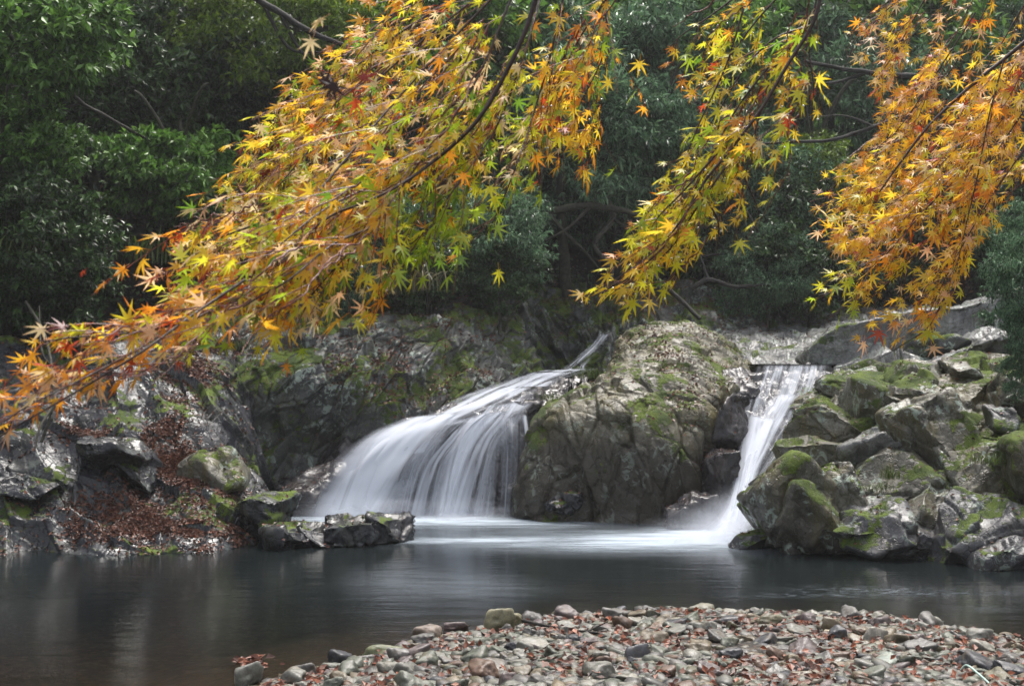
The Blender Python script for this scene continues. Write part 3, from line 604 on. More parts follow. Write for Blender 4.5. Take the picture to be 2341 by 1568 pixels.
FM = dict(
    dense=fall_mat('dense_white_water', .18, .56, .38, (4, 1.3), 1.0, 1, .15),
    silk=fall_mat('silky_white_water', .32, .68, .32, (5, 1.4), .92, 3, .2),
    silk2=fall_mat('silky_streaked_water', .34, .70, .30, (6, 1.2), .85, 6, .3),
    thin=fall_mat('thin_veil_water', .34, .85, .28, (7, .5), .8, 9, .45),
    run=fall_mat('sliding_water', .42, .66, .22, (5, 1.6), .8, 12, .3, .35),
    chute=fall_mat('chute_water', .38, .74, .20, (7, .9), .72, 15, .4, .35),
    chute2=fall_mat('chute_white_water', .36, .68, .38, (5, 1.1), .95, 21, .25, .35),
    spray=fall_mat('spray_mist', .05, .75, .45, (2, .8), .7, 25, .1, .5, .95),
    thread=fall_mat('water_thread', .0, .3, .45, (2, .6), .8, 18))
t1 = thing('waterfall', P(1000, 1185, 24), 'broad silky waterfall fanning over the dark ledge left of the central rock', 'waterfall')
veil('stream_run', [(1205, 849, 28.0, 1330, 849, 27.6), (1150, 868, 26.8, 1290, 868, 26.6), (1075, 895, 25.8, 1250, 893, 25.6), (1010, 925, 25.2, 1225, 918, 25.0), (960, 955, 24.75, 1210, 935, 24.6), (915, 985, 24.4, 1170, 955, 24.35)], FM['run'], t1, .06, seed=1)
veil('stream_run', [(1110, 885, 26.0, 1240, 885, 25.8), (1040, 915, 25.3, 1200, 912, 25.1), (970, 948, 24.7, 1120, 945, 24.6), (910, 985, 24.4, 1020, 985, 24.2), (850, 1040, 24.1, 980, 1040, 24.0)], FM['silk'], t1, .05, seed=2)
veil('falling_veil', [(930, 950, 24.8, 1085, 940, 24.7), (835, 990, 24.4, 1040, 980, 24.2), (760, 1050, 24.1, 1000, 1040, 23.95), (712, 1120, 23.95, 960, 1110, 23.8), (680, 1192, 23.8, 915, 1192, 23.65)], FM['dense'], t1, .12, seed=3)
veil('falling_veil', [(930, 965, 24.9, 1060, 955, 24.8), (830, 1010, 24.6, 985, 1015, 24.4), (760, 1080, 24.3, 930, 1080, 24.15), (700, 1190, 24.0, 870, 1190, 23.9)], FM['silk'], t1, .1, seed=4)
veil('falling_veil', [(1090, 925, 24.8, 1225, 915, 24.8), (1055, 958, 24.5, 1208, 950, 24.5), (1015, 1010, 24.25, 1165, 1005, 24.25), (985, 1080, 24.05, 1140, 1080, 24.05), (955, 1190, 23.85, 1115, 1190, 23.85)], FM['silk2'], t1, .14, seed=5)
veil('falling_veil', [(1085, 945, 24.6, 1180, 935, 24.6), (1040, 985, 24.4, 1130, 980, 24.4), (1005, 1060, 24.15, 1090, 1060, 24.15), (975, 1190, 23.8, 1075, 1190, 23.8)], FM['dense'], t1, .12, seed=6)
veil('falling_veil', [(900, 968, 24.7, 1010, 965, 24.6), (820, 1010, 24.3, 960, 1010, 24.1), (755, 1080, 24.0, 920, 1080, 23.9), (705, 1192, 23.75, 880, 1192, 23.6)], FM['dense'], t1, .14, seed=23)
veil('thin_veil', [(1075, 960, 24.5, 1212, 945, 24.5), (1080, 1000, 24.2, 1212, 990, 24.3), (1070, 1080, 24.05, 1214, 1070, 24.15), (1050, 1190, 23.8, 1215, 1190, 23.9)], FM['thin'], t1, .1, seed=7)
veil('thin_veil', [(940, 1000, 24.3, 1040, 1000, 24.4), (915, 1060, 24.1, 1010, 1060, 24.2), (880, 1190, 23.8, 990, 1190, 23.9)], FM['thin'], t1, .08, seed=8)
veil('falling_veil', [(1020, 955, 24.6, 1120, 950, 24.6), (960, 1000, 24.3, 1080, 1000, 24.3), (905, 1070, 24.1, 1035, 1070, 24.1), (870, 1190, 23.85, 1010, 1190, 23.85)], FM['silk2'], t1, .08, seed=27)
veil('water_thread', [(1190, 945, 24.4, 1206, 945, 24.4), (1198, 1000, 24.1, 1212, 1000, 24.1), (1203, 1100, 23.95, 1216, 1100, 23.95), (1204, 1190, 23.85, 1216, 1190, 23.85)], FM['thread'], t1, .02, seed=9)
veil('water_thread', [(650, 1110, 24.9, 780, 1080, 24.6), (640, 1122, 24.7, 770, 1090, 24.5), (625, 1140, 24.6, 760, 1098, 24.4)], FM['silk'], t1, .02, seed=19)
t2 = thing('waterfall', P(1690, 1220, 21), 'narrow white waterfall pouring down the chute right of the central rock', 'waterfall')
veil('chute_run', [(1728, 832, 25.7, 1905, 832, 25.5), (1718, 862, 24.9, 1900, 862, 24.7), (1700, 915, 24.2, 1880, 912, 24.0), (1686, 975, 23.6, 1845, 972, 23.3), (1684, 1040, 23.0, 1788, 1040, 22.6), (1672, 1110, 22.3, 1742, 1110, 21.9), (1640, 1200, 21.3, 1735, 1200, 21.1)], FM['chute'], t2, .08, seed=11, n=100)
veil('chute_run', [(1715, 900, 24.4, 1850, 895, 24.2), (1700, 965, 23.6, 1800, 965, 23.4), (1688, 1030, 23.0, 1760, 1030, 22.7), (1676, 1100, 22.3, 1730, 1100, 22), (1650, 1200, 21.3, 1720, 1200, 21.1)], FM['chute2'], t2, .14, seed=12, n=100)
veil('chute_run', [(1700, 940, 23.9, 1790, 960, 23.4), (1688, 1000, 23.3, 1770, 1000, 22.9), (1676, 1070, 22.7, 1740, 1070, 22.3), (1655, 1150, 21.8, 1725, 1150, 21.6), (1600, 1235, 21.0, 1740, 1240, 20.7)], FM['dense'], t2, .14, seed=13, n=100)
veil('spray', [(1560, 1120, 21.6, 1760, 1100, 21.2), (1510, 1165, 21.3, 1780, 1160, 20.8), (1440, 1210, 20.9, 1800, 1215, 20.4), (1380, 1248, 20.5, 1810, 1255, 20.1)], FM['spray'], t2, .3, seed=35)
veil('spray', [(1640, 1090, 22.2, 1740, 1080, 21.9), (1600, 1140, 21.8, 1750, 1130, 21.4), (1540, 1190, 21.4, 1770, 1190, 20.9), (1480, 1240, 20.9, 1800, 1250, 20.4)], FM['spray'], t2, .25, seed=15)
veil('spray', [(1655, 1110, 22.0, 1730, 1100, 21.7), (1620, 1150, 21.5, 1740, 1150, 21.2), (1580, 1195, 21.1, 1760, 1195, 20.8), (1540, 1245, 20.8, 1780, 1250, 20.2)], FM['spray'], t2, .2, seed=16)
veil('spray', [(700, 1090, 24.0, 960, 1090, 23.7), (670, 1130, 23.7, 970, 1130, 23.5), (650, 1165, 23.4, 990, 1165, 23.2), (630, 1196, 23.2, 1000, 1196, 23.0)], FM['spray'], t1, .1, seed=17)
veil('spray', [(930, 1120, 23.7, 1150, 1120, 23.7), (920, 1150, 23.5, 1170, 1150, 23.5), (900, 1175, 23.3, 1200, 1175, 23.4), (880, 1198, 23.1, 1230, 1198, 23.2)], FM['spray'], t1, .08, seed=18)
veil('stream_run', [(1230, 846, 28.6, 1370, 842, 28.6), (1200, 853, 28.0, 1345, 850, 27.9), (1165, 866, 27.1, 1300, 864, 27.0), (1120, 885, 26.3, 1262, 884, 26.2)], FM['silk'], t1, .03, seed=41)
t3 = thing('rock_trickle', P(1310, 845, 28.5), 'small trickle with painted glints sliding off the dark ravine wall into the upper pool', 'trickle')
veil('trickle_thread', [(1370, 760, 30.2, 1400, 762, 30), (1340, 795, 29.7, 1375, 798, 29.5), (1300, 830, 29.2, 1340, 835, 29), (1275, 846, 28.8, 1345, 848, 28.4)], FM['run'], t3, .10, seed=14)  # white streaks paint the wet wall's glints into the trickle

# chute bed rock under the right fall
sheet('chute_bed_rock', rows(
    [(1600, 1290, 21.4), (1640, 1280, 21.4), (1690, 1280, 21.3), (1740, 1280, 21.2), (1800, 1270, 21.2)],
    [(1600, 1180, 22.6), (1650, 1160, 22.3), (1690, 1150, 22.1), (1730, 1140, 22.0), (1790, 1130, 22.1)],
    [(1620, 1060, 23.6), (1670, 1060, 23.3), (1710, 1050, 23.1), (1760, 1050, 23.0), (1820, 1050, 23.0)],
    [(1640, 960, 24.2), (1690, 960, 24.0), (1740, 955, 23.9), (1800, 955, 23.8), (1870, 960, 23.7)],
    [(1660, 880, 25.2), (1710, 885, 25.0), (1770, 885, 24.9), (1850, 885, 24.8), (1930, 890, 24.7)],
    [(1670, 835, 26.0), (1720, 843, 25.9), (1780, 843, 25.8), (1880, 843, 25.7), (1950, 845, 25.6)],
    [(1670, 840, 28.5), (1720, 848, 28.3), (1790, 850, 28.2), (1890, 850, 28), (1960, 840, 27.6)]),
    170, 120, M['rock_wet'], 83, 'dark wet rock bed under the right waterfall', A=np.diag([1, 1, .6]), cell=.5, amp=.07, cup=.05, crack=.03, cell2=.2, amp2=.03)

# foam on the pool: a sheet whose cover thins out with distance from the falls
def foam_mat():
    m, nt = mat_new('pool_foam'); t = NT(nt); geo = t.n('ShaderNodeNewGeometry'); pos = geo.outputs['Position']
    s = t.n('ShaderNodeSeparateXYZ'); t.l(pos, s.inputs[0]); x, y = s.outputs[0], s.outputs[1]
    def blob(cx, cy, sx, sy, a):
        dx = t.math('DIVIDE', t.math('SUBTRACT', x, cx), sx); dy = t.math('DIVIDE', t.math('SUBTRACT', y, cy), sy)
        e = t.math('ADD', t.math('MULTIPLY', dx, dx), t.math('MULTIPLY', dy, dy))
        return t.math('MULTIPLY', t.math('EXPONENT', t.math('MULTIPLY', e, -1.0)), a)
    def B(px, py, hw, hh, a):
        c = PW(px, py); k = c[1]/FOC; dy = hh*c[1]**2/(CAM_H*FOC); return blob(float(c[0]), float(c[1]), float(hw*k), float(dy), a)
    spots = [(800, 1188, 170, 14, 1.25), (1040, 1190, 170, 10, .95), (1230, 1196, 170, 8, .55), (1100, 1235, 170, 5.5, .6), (960, 1238, 90, 5, .4),
             (1650, 1222, 110, 22, 1.25), (1540, 1232, 180, 17, .95), (1340, 1245, 240, 15, .52), (1640, 1195, 70, 20, .8), (1200, 1222, 260, 26, .24), (1500, 1262, 240, 14, .10), (980, 1330, 170, 32, .10), (1120, 1350, 150, 26, .08)]
    sm = None
    for sp in spots:
        b = B(*sp); sm = b if sm is None else t.math('ADD', sm, b)
    n1 = t.noise(t.mapping(pos, (.9, 4.0, 1)), 1.1, 5, .6, .5); n2 = t.noise(t.mapping(pos, (1.2, 9.0, 1)), 2.2, 4, .6)
    nn = t.math('ADD', t.ramp(n1, .3, .7, .45, 1.15), t.ramp(n2, .35, .7, -.12, .12))
    sm = t.math('SUBTRACT', sm, .012, clamp=False); sm = t.math('MAXIMUM', sm, 0.0)
    a = t.math('MULTIPLY', sm, nn, clamp=True)
    lace = t.noise(t.mapping(pos, (2.2, 9.0, 1)), 3.0, 5, .7, .8)
    lz = t.math('ADD', B(2010, 1352, 190, 12, 1.0), B(1790, 1362, 130, 5, .8)); lz = t.math('ADD', lz, B(2240, 1392, 60, 7, .8)); lz = t.math('ADD', lz, B(2230, 1356, 150, 5, .7))
    a = t.math('ADD', a, t.math('MULTIPLY', t.math('MULTIPLY', t.ramp(lace, .50, .62), lz), .30), clamp=True)
    df = t.n('ShaderNodeBsdfDiffuse'); df.inputs[0].default_value = (.40, .46, .52, 1)
    tp = t.n('ShaderNodeBsdfTransparent'); m2 = t.n('ShaderNodeMixShader'); t.l(a, m2.inputs[0]); t.l(tp.outputs[0], m2.inputs[1]); t.l(df.outputs[0], m2.inputs[2])
    o = t.n('ShaderNodeOutputMaterial'); t.l(m2.outputs[0], o.inputs[0]); return m
M['foam'] = foam_mat()
xs = np.linspace(-9, 11, 120); ys = np.linspace(12.5, 24.6, 100); FX, FY = np.meshgrid(xs, ys)
fz = .006+.0*FX
o = add('pool_foam', mesh_data('pool_foam', np.stack([FX, FY, fz], -1).reshape(-1, 3), grid_faces(100, 120), M['foam']))
tag(o, 'milky white foam spreading from the feet of both waterfalls', kind='stuff')

# ------------------------------------------------------------ leaf litter
def scatter(surf, n, maskf=None, upmin=.35, seed=0):
    V, F, fn = surf; F3 = F; r = np.random.default_rng(seed)
    L = np.linalg.norm(fn, axis=1)+1e-12; c = V[F].mean(1); nz = fn[:, 2]/L
    w = L*np.clip((np.abs(nz)-upmin), 0, 1)
    if maskf is not None: w = w*maskf(c)
    if w.sum() <= 0: return np.zeros((0, 3)), np.zeros((0, 3))
    idx = r.choice(len(F), n, p=w/w.sum())
    a = r.uniform(0, 1, (n, 2)); Q = V[F[idx]]
    if F.shape[1] == 4: pt = (Q[:, 0]*(1-a[:, :1])+Q[:, 1]*a[:, :1])*(1-a[:, 1:])+(Q[:, 3]*(1-a[:, :1])+Q[:, 2]*a[:, :1])*a[:, 1:]
    else: pt = Q[:, 0]+(Q[:, 1]-Q[:, 0])*a[:, :1]*.5+(Q[:, 2]-Q[:, 0])*a[:, 1:]*.5
    nn = fn[idx]/L[idx][:, None]; nn = nn*np.sign(nn[:, 2:3]+1e-9)
    return pt, nn
def litter_mesh(name, pts, nn, size, mat, seed=0, lift=.01):
    """curled little leaves: a folded lozenge with a pointed tip each"""
    r = np.random.default_rng(seed); n = len(pts)
    t = r.normal(size=(n, 3)); nn = nn+r.normal(size=(n, 3))*.35; nn /= np.linalg.norm(nn, axis=1)[:, None]
    t -= nn*(t*nn).sum(1)[:, None]; t /= np.linalg.norm(t, axis=1)[:, None]; b = np.cross(nn, t)
    s = (size*r.uniform(.55, 1.35, n))[:, None]; h = r.uniform(.05, .5, n)[:, None]
    c = pts+nn*lift
    V = np.stack([c-t*s*.5, c-t*s*.05+b*s*.36+nn*s*h*.6, c+t*s*.6+nn*s*h*.3, c-t*s*.05-b*s*.36+nn*s*h*.6, c+t*s*.1], 1).reshape(-1, 3)
    k = np.arange(n)[:, None]*5
    F = np.concatenate([k+np.array([[0, 1, 4]]), k+np.array([[1, 2, 4]]), k+np.array([[2, 3, 4]]), k+np.array([[3, 0, 4]])])
    return mesh_data(name, V, F, mat, smooth=False)
def to_px(c):
    return c[:, 0]/c[:, 1]*FOC+1170.5, 825-(c[:, 2]-CAM_H)/c[:, 1]*FOC
def zone(*blobs, noise=.9, seed=0, base=0.0):
    """world-space drifts given by their centre lines"""
    def f(c):
        px, py = to_px(c); m = np.full(len(c), base)
        for (x, y, rx, ry, a) in blobs: m = np.maximum(m, a*np.exp(-(((px-x)/rx)**2+((py-y)/ry)**2)))
        nz = sstep(-.25, .35, fbm(c*1.9, 4, seed)); return m*(1-noise+noise*nz)
    return f
lp, ln = [], []
zl = zone((400, 1080, 62, 100, 1.6), (370, 1185, 130, 55, 1.3), (440, 1130, 60, 70, 1.2), (480, 1150, 25, 55, .7), (330, 1230, 90, 40, .8), (180, 990, 70, 16, .8), (200, 1205, 50, 30, .5), (470, 790, 60, 20, .8), (560, 865, 60, 20, .5), (430, 850, 70, 30, .4), (460, 1245, 160, 16, .3), seed=5, base=.015)
for key, n, zf in (('left_bank_rock11', 24000, zl), ):
    if key in SURF:
        a, b = scatter(SURF[key], n, zf, .12, 1); lp.append(a); ln.append(b)
zc = zone((880, 960, 60, 20, 1), (1000, 760, 120, 30, .5), (900, 850, 250, 90, .3), seed=8, base=.06)
a, b = scatter(SURF['cliff_rock23'], 5000, zc, .2, 2); lp.append(a); ln.append(b)
zr = zone((1480, 800, 160, 60, .8), (1600, 900, 130, 60, .7), (1650, 990, 60, 60, 1), seed=9, base=.03)
a, b = scatter(SURF['centre_rock47'], 2600, zr, .35, 3); lp.append(a); ln.append(b)
a, b = scatter(SURF['ravine_wall_rock53'], 6000, zone((1500, 700, 400, 60, 1), seed=3), .2, 4); lp.append(a); ln.append(b)
a, b = scatter(SURF['upper_shelf_rock61'], 3500, zone((1750, 730, 250, 40, 1), seed=4, base=.05), .3, 5); lp.append(a); ln.append(b)
a, b = scatter(SURF['right_bank_rock71'], 1800, zone((2180, 1150, 60, 60, .8), (2300, 1080, 60, 60, .6), seed=6, base=.05), .2, 6); lp.append(a); ln.append(b)
for i in range(1, NB[0]+1):
    a, b = scatter(SURF['b%d' % i], 45, zone(seed=i, base=.2), .3, 60+i); lp.append(a); ln.append(b)
o = add('leaf_litter', litter_mesh('leaf_litter', np.concatenate(lp), np.concatenate(ln), .052, M['leaf_litter'], 3)); tag(o, 'brown fallen leaves drifted on the wet rocks', kind='stuff')
n = 32000; hx = RNG.uniform(-12, 13, n); hy = RNG.uniform(21, 46, n)
hz = terrain(hx, hy); hp = np.stack([hx, hy, np.zeros(n)], 1); hz = hz+.35*fbm(hp*.45, 4, 3)+.105*fbm(hp*2.2, 3, 9); ok = terrain(hx, hy) > 1.6
hp = np.stack([hx, hy, hz], 1)[ok]
o = add('slope_leaf_litter', litter_mesh('slope_leaf_litter', hp, np.tile([0, -.6, .8], (len(hp), 1)), .11, M['leaf_litter'], 4, lift=.04)); tag(o, 'reddish brown leaf litter covering the forest slope', kind='stuff')

# ------------------------------------------------------------ pebble beach
def beach_z(x, y): return terrain(x, y)
PALS = [((.165, .155, .14), 'grey'), ((.235, .23, .195), 'pale grey'), ((.155, .165, .125), 'greenish grey'), ((.17, .13, .125), 'purplish'), ((.23, .185, .12), 'tan'), ((.065, .065, .073), 'dark slate'), ((.17, .10, .065), 'reddish brown'), ((.30, .285, .235), 'whitish'), ((.14, .125, .07), 'olive')]
PALS = [(tuple(v*.68 for v in c_), n_) for c_, n_ in PALS]
def stone_mat(name, mode):
    m, nt = mat_new(name); t = NT(nt); geo = t.n('ShaderNodeNewGeometry'); pos = geo.outputs['Position']
    if mode == 'obj': c = t.n('ShaderNodeObjectInfo').outputs['Color']
    else:
        a = t.n('ShaderNodeAttribute'); a.attribute_name = 'stonecol'; c = a.outputs['Color']
    n1 = t.noise(pos, 14, 5, .65, .5); n2 = t.noise(pos, 120, 3, .6)
    h = t.n('ShaderNodeHueSaturation'); t.l(c, h.inputs['Color']); t.l(t.math('MULTIPLY', t.ramp(n1, .3, .7, .62, 1.25), t.ramp(n2, .3, .7, .8, 1.2)), h.inputs['Value'])
    col = t.mix(t.math('MULTIPLY', t.ramp(t.noise(pos, 6, 4, .6, 1), .55, .65), .35), h.outputs[0], (.16, .12, .07))
    b = t.n('ShaderNodeBsdfPrincipled'); t.l(col, b.inputs['Base Color']); t.l(t.ramp(n1, .3, .7, .28, .6), b.inputs['Roughness'])
    bp = t.n('ShaderNodeBump'); bp.inputs['Strength'].default_value = .35; bp.inputs['Distance'].default_value = .02; t.l(t.math('ADD', n1, t.math('MULTIPLY', n2, .3)), bp.inputs['Height']); t.l(bp.outputs[0], b.inputs['Normal'])
    o = t.n('ShaderNodeOutputMaterial'); t.l(b.outputs[0], o.inputs[0]); return m
M['stone'] = stone_mat('beach_stone', 'obj'); M['stone_mass'] = stone_mat('beach_pebble_mass', 'attr')
SH = []
for k in range(16):
    V, F = polyrock(4, 900+k, planes=9+k % 5, p=(8, 11, 18, 30)[k % 4], lo=.5)
    N, _ = norms(V, F); V = V+N*(.08*fbm(V*1.6, 3, k)+.035*fbm(V*5, 3, k))[:, None]
    SH.append(mesh_data('stone', V, F, M['stone']))
placed = []
def stone_label(ci, s, x, y, e, k):
    shape = ('rounded', 'rounded', 'blocky', 'sharp edged')[k % 4]; size = 'large' if s > .125 else ('fist sized' if s > .08 else 'small')
    where = 'part of the beach at the water edge' if e-y < .7 else ('part of the beach nearest the viewer' if e-y > 2.4 else 'part of the middle beach')
    side = 'left' if x < -.2 else ('right' if x > 2.6 else 'central')
    return f'{size} {shape} {PALS[ci][1]} stone, {side} {where}'
cells = {}
def free(x, y, r):
    k = (int(x*4), int(y*4))
    for dx in range(-2, 3):
        for dy in range(-2, 3):
            for (a, b, c) in cells.get((k[0]+dx, k[1]+dy), ()):
                if (a-x)**2+(b-y)**2 < (.72*(c+r))**2: return False
    return True
def put(x, y, r): cells.setdefault((int(x*4), int(y*4)), []).append((x, y, r))
def sz(y, z): return z
# stones that can be picked out one by one
def special(px, py, z, sx, sy, szz, ci, k, label, rot=(0, 0, 0), name='stone', col=None):
    p = PW(px, py, z); o = bpy.data.objects.new(name, SH[k]); COL.objects.link(o)
    o.location = p; o.scale = (sx, sy, szz); o.rotation_euler = [math.radians(v) for v in rot]; c = col or PALS[ci][0]; o.color = (*c, 1)
    tag(o, label, 'stone'); put(p[0], p[1], max(sx, sy)*.9); return o
special(1140, 1425, .10, .15, .13, .17, 8, 3, 'tall knobbly yellowish stone standing at the water edge, left of the driftwood stick', (0, 14, 20), col=(.24, .22, .13))
special(1180, 1420, .06, .11, .10, .11, 8, 2, 'yellowish lump leaning on the tall knobbly stone', (0, -20, 10), col=(.24, .22, .13))
special(888, 1492, .03, .23, .16, .10, 8, 0, 'long flat mossy boulder lying at the left water edge', (0, 6, 12), col=(.10, .11, .045))
special(778, 1508, .03, .14, .13, .11, 5, 5, 'round dark slate boulder at the left water edge', (0, 0, 30))
special(974, 1452, .03, .15, .12, .10, 6, 4, 'brown humped stone at the water edge left of the dark red pair', (0, 5, 0), col=(.17, .13, .10))
special(1040, 1435, .03, .13, .10, .07, 5, 3, 'dark wine red angular stone standing in the shallows', (0, 8, 30), col=(.10, .065, .06))
special(565, 1548, .05, .13, .11, .13, 1, 3, 'pale angular stone at the left end of the beach', (0, 0, 50))
special(1235, 1482, .12, .20, .13, .09, 7, 1, 'large pale flat stone below the driftwood stick', (0, 5, 10))
special(2003, 1470, .16, .15, .11, .19, 0, 0, 'tall upright grey brown stone in the right half of the beach', (0, 10, 15), col=(.24, .22, .18))
special(2240, 1530, .24, .24, .17, .12, 5, 2, 'large dark slate wedge with a pale cord draped over it', (0, 12, -30))
special(1450, 1512, .2, .11, .10, .16, 5, 3, 'dark angular stone standing on end in the lower middle of the beach', (0, 14, 40), col=(.09, .09, .10))
special(1520, 1530, .2, .22, .13, .11, 2, 0, 'long greenish stone lying aslant in the lower middle of the beach', (0, 20, -20))
special(1600, 1400, .04, .16, .12, .09, 8, 4, 'broad olive stone at the water edge in the middle', (0, 0, 0), col=(.19, .18, .13))
special(1300, 1408, .05, .15, .12, .11, 3, 1, 'two toned pinkish stone at the water edge', (0, 0, 20))
special(1910, 1455, .12, .2, .1, .06, 8, 8, 'long yellow brown stone left of the tall upright stone', (0, 8, -10), col=(.28, .24, .15))
special(1545, 1445, .1, .17, .12, .11, 2, 5, 'broad rounded green grey stone in the upper middle of the beach', (0, 0, 0))
special(2015, 1525, .2, .22, .16, .09, 1, 9, 'large flat pale green grey stone low on the right of the beach', (0, -4, 20), col=(.27, .30, .26))
cnt = 17; tries = 0
while cnt < 300 and tries < 60000:
    tries += 1
    x = random.uniform(-2.6, 4.7); e = float(np.interp(x, EX, EY)); y = e-abs(random.gauss(0, 1))*1.9+.12 if random.random() < .35 else random.uniform(10.2, e+.05)
    if y < 10.15: continue
    px = x/y*FOC+1170.5
    if px < 540 or px > 2400: continue
    r = random.choice((.065, .075, .085, .10, .125))*random.uniform(.85, 1.15)
    if not free(x, y, r): continue
    put(x, y, r); k = random.randrange(16); ci = random.choice((0, 0, 0, 1, 1, 1, 2, 2, 2, 3, 4, 4, 5, 6, 7, 8))
    z = max(float(beach_z(np.array(x), np.array(y))), -.02)
    o = bpy.data.objects.new('stone', SH[k]); COL.objects.link(o); cnt += 1
    fl = random.uniform(.45, .8); o.scale = (r*random.uniform(.9, 1.35), r*random.uniform(.75, 1.05), r*fl)
    o.location = (x, y, z+r*fl*.66); o.rotation_euler = (random.uniform(-.3, .3), random.uniform(-.4, .4), random.uniform(0, 6.3))
    c = np.array(PALS[ci][0])*random.uniform(.8, 1.15); o.color = (*[float(v) for v in c], 1)
    lab = stone_label(ci, r, x, y, e, k); tag(o, lab, 'stone', 'stones lying on the pebble beach')
# the pebbles between them, past counting
D2, F2 = ICO[2]; pv, pf, pc = [], [], []; off = 0; npb = 0
shapes = []
for k in range(12):
    V, F = polyrock(2, 700+k, planes=8, p=12, lo=.6); shapes.append(V)
N2 = 17000; cr = np.random.default_rng(5)
for it in range(N2):
    x = cr.uniform(-3.2, 5.4); e = float(np.interp(x, EX, EY)); y = cr.uniform(min(9.6, e-.3), e+.35)
    r = float(cr.choice((.018, .026, .034, .045, .058, .07)))*cr.uniform(.8, 1.3)
    under = not free(x, y, r*.3)
    if under and r > .026: continue
    if r > .045: put(x, y, r)
    if r < .024 and cr.random() < .5: continue
    a = cr.uniform(0, 6.3); ca, sa = math.cos(a), math.sin(a)
    V = shapes[it % 12]*np.array([r*cr.uniform(.9, 1.5), r, r*cr.uniform(.45, .8)])
    tl = cr.uniform(-.5, .5); V = V@np.array([[math.cos(tl), 0, -math.sin(tl)], [0, 1, 0], [math.sin(tl), 0, math.cos(tl)]])
    V = V@np.array([[ca, sa, 0], [-sa, ca, 0], [0, 0, 1]])
    z = .067*(e-y) if y < e else .10*(e-y)
    V = V+np.array([x, y, z+r*.15])
    pv.append(V); pf.append(F2+off); off += len(V)
    c = np.array(PALS[int(cr.choice((0, 0, 0, 1, 1, 2, 2, 2, 3, 4, 4, 5, 6, 7, 8)))][0])*cr.uniform(.7, 1.15); pc.append(np.tile(c, (len(V), 1)))
me = mesh_data('pebbles', np.concatenate(pv), np.concatenate(pf), M['stone_mass'], attrs={'stonecol': np.concatenate(pc)})
o = add('pebbles', me); tag(o, 'small mixed pebbles filling the gaps of the beach', kind='stuff')
n = 5500; lx = cr.uniform(-2.9, 5.2, n); le = np.interp(lx, EX, EY); ly = le-cr.uniform(-.02, 1, n)**.9*(le-9.7)
clump = fbm(np.stack([lx*2.2, ly*2.2, lx*0], 1), 3, 4) > -.25; lx, ly, le = lx[clump], ly[clump], le[clump]
lz = np.maximum(.067*(le-ly), 0)+cr.uniform(.02, .075, len(lx))
o = add('beach_leaf_litter', litter_mesh('beach_leaf_litter', np.stack([lx, ly, lz], 1), np.tile([0, -.35, 1.], (len(lx), 1)), .058, M['litter_red'], 9)); tag(o, 'rust red fallen maple leaves caught between the pebbles', kind='stuff')
# driftwood stick, cord, leaf clump in the shallows
def stick(name, pts, r0, r1, mat, label, cat, ns=7, n=30, twigs=()):
    base = np.array(pts[0]); Q = catmull(pts, n); t = thing(name, base, label, cat)
    V, F = tube(Q, np.linspace(r0, r1, n), ns, .35, 3); add('stem', mesh_data(name, V, F, mat), t)
    for tw in twigs:
        Q2 = catmull(tw, 14); V, F = tube(Q2, np.linspace(r1*1.6, r1*.6, 14), 5); add('side_twig', mesh_data('side_twig', V, F, mat), t)
    return t
stick('driftwood_stick', [PW(1195, 1418, .13), PW(1250, 1430, .15), PW(1310, 1440, .16), PW(1380, 1447, .17), PW(1470, 1452, .17)], .018, .007, M['bark'], 'thin dark driftwood stick lying across the beach stones', 'stick', twigs=([PW(1340, 1444, .16), PW(1365, 1432, .2), PW(1390, 1420, .26)],))
M['cord'] = simple_mat('pale_green_cord', (.45, .62, .55), .5, .1)
Q = catmull([PW(2195, 1532, .33), PW(2210, 1520, .38), PW(2235, 1538, .36), (PW(2262, 1562, .33))], 30); V, F = tube(Q, .008, 6); me = mesh_data('cord', V, F, M['cord']); o = add('cord', at_base(me, Q[0]), loc=Q[0]); tag(o, 'short pale green cord draped over a dark wedge stone', 'cord')
c = PW(575, 1515, .02); t = litter_mesh('leaf_clump', c+cr.normal(size=(60, 3))*np.array([.09, .10, .012]), np.tile([0, -.3, 1.], (60, 1)), .08, M['litter_red'], 12, .02)
o = add('leaf_clump', at_base(t, c), loc=c); tag(o, 'clump of red brown leaves stranded in the shallows left of the beach', kind='stuff')

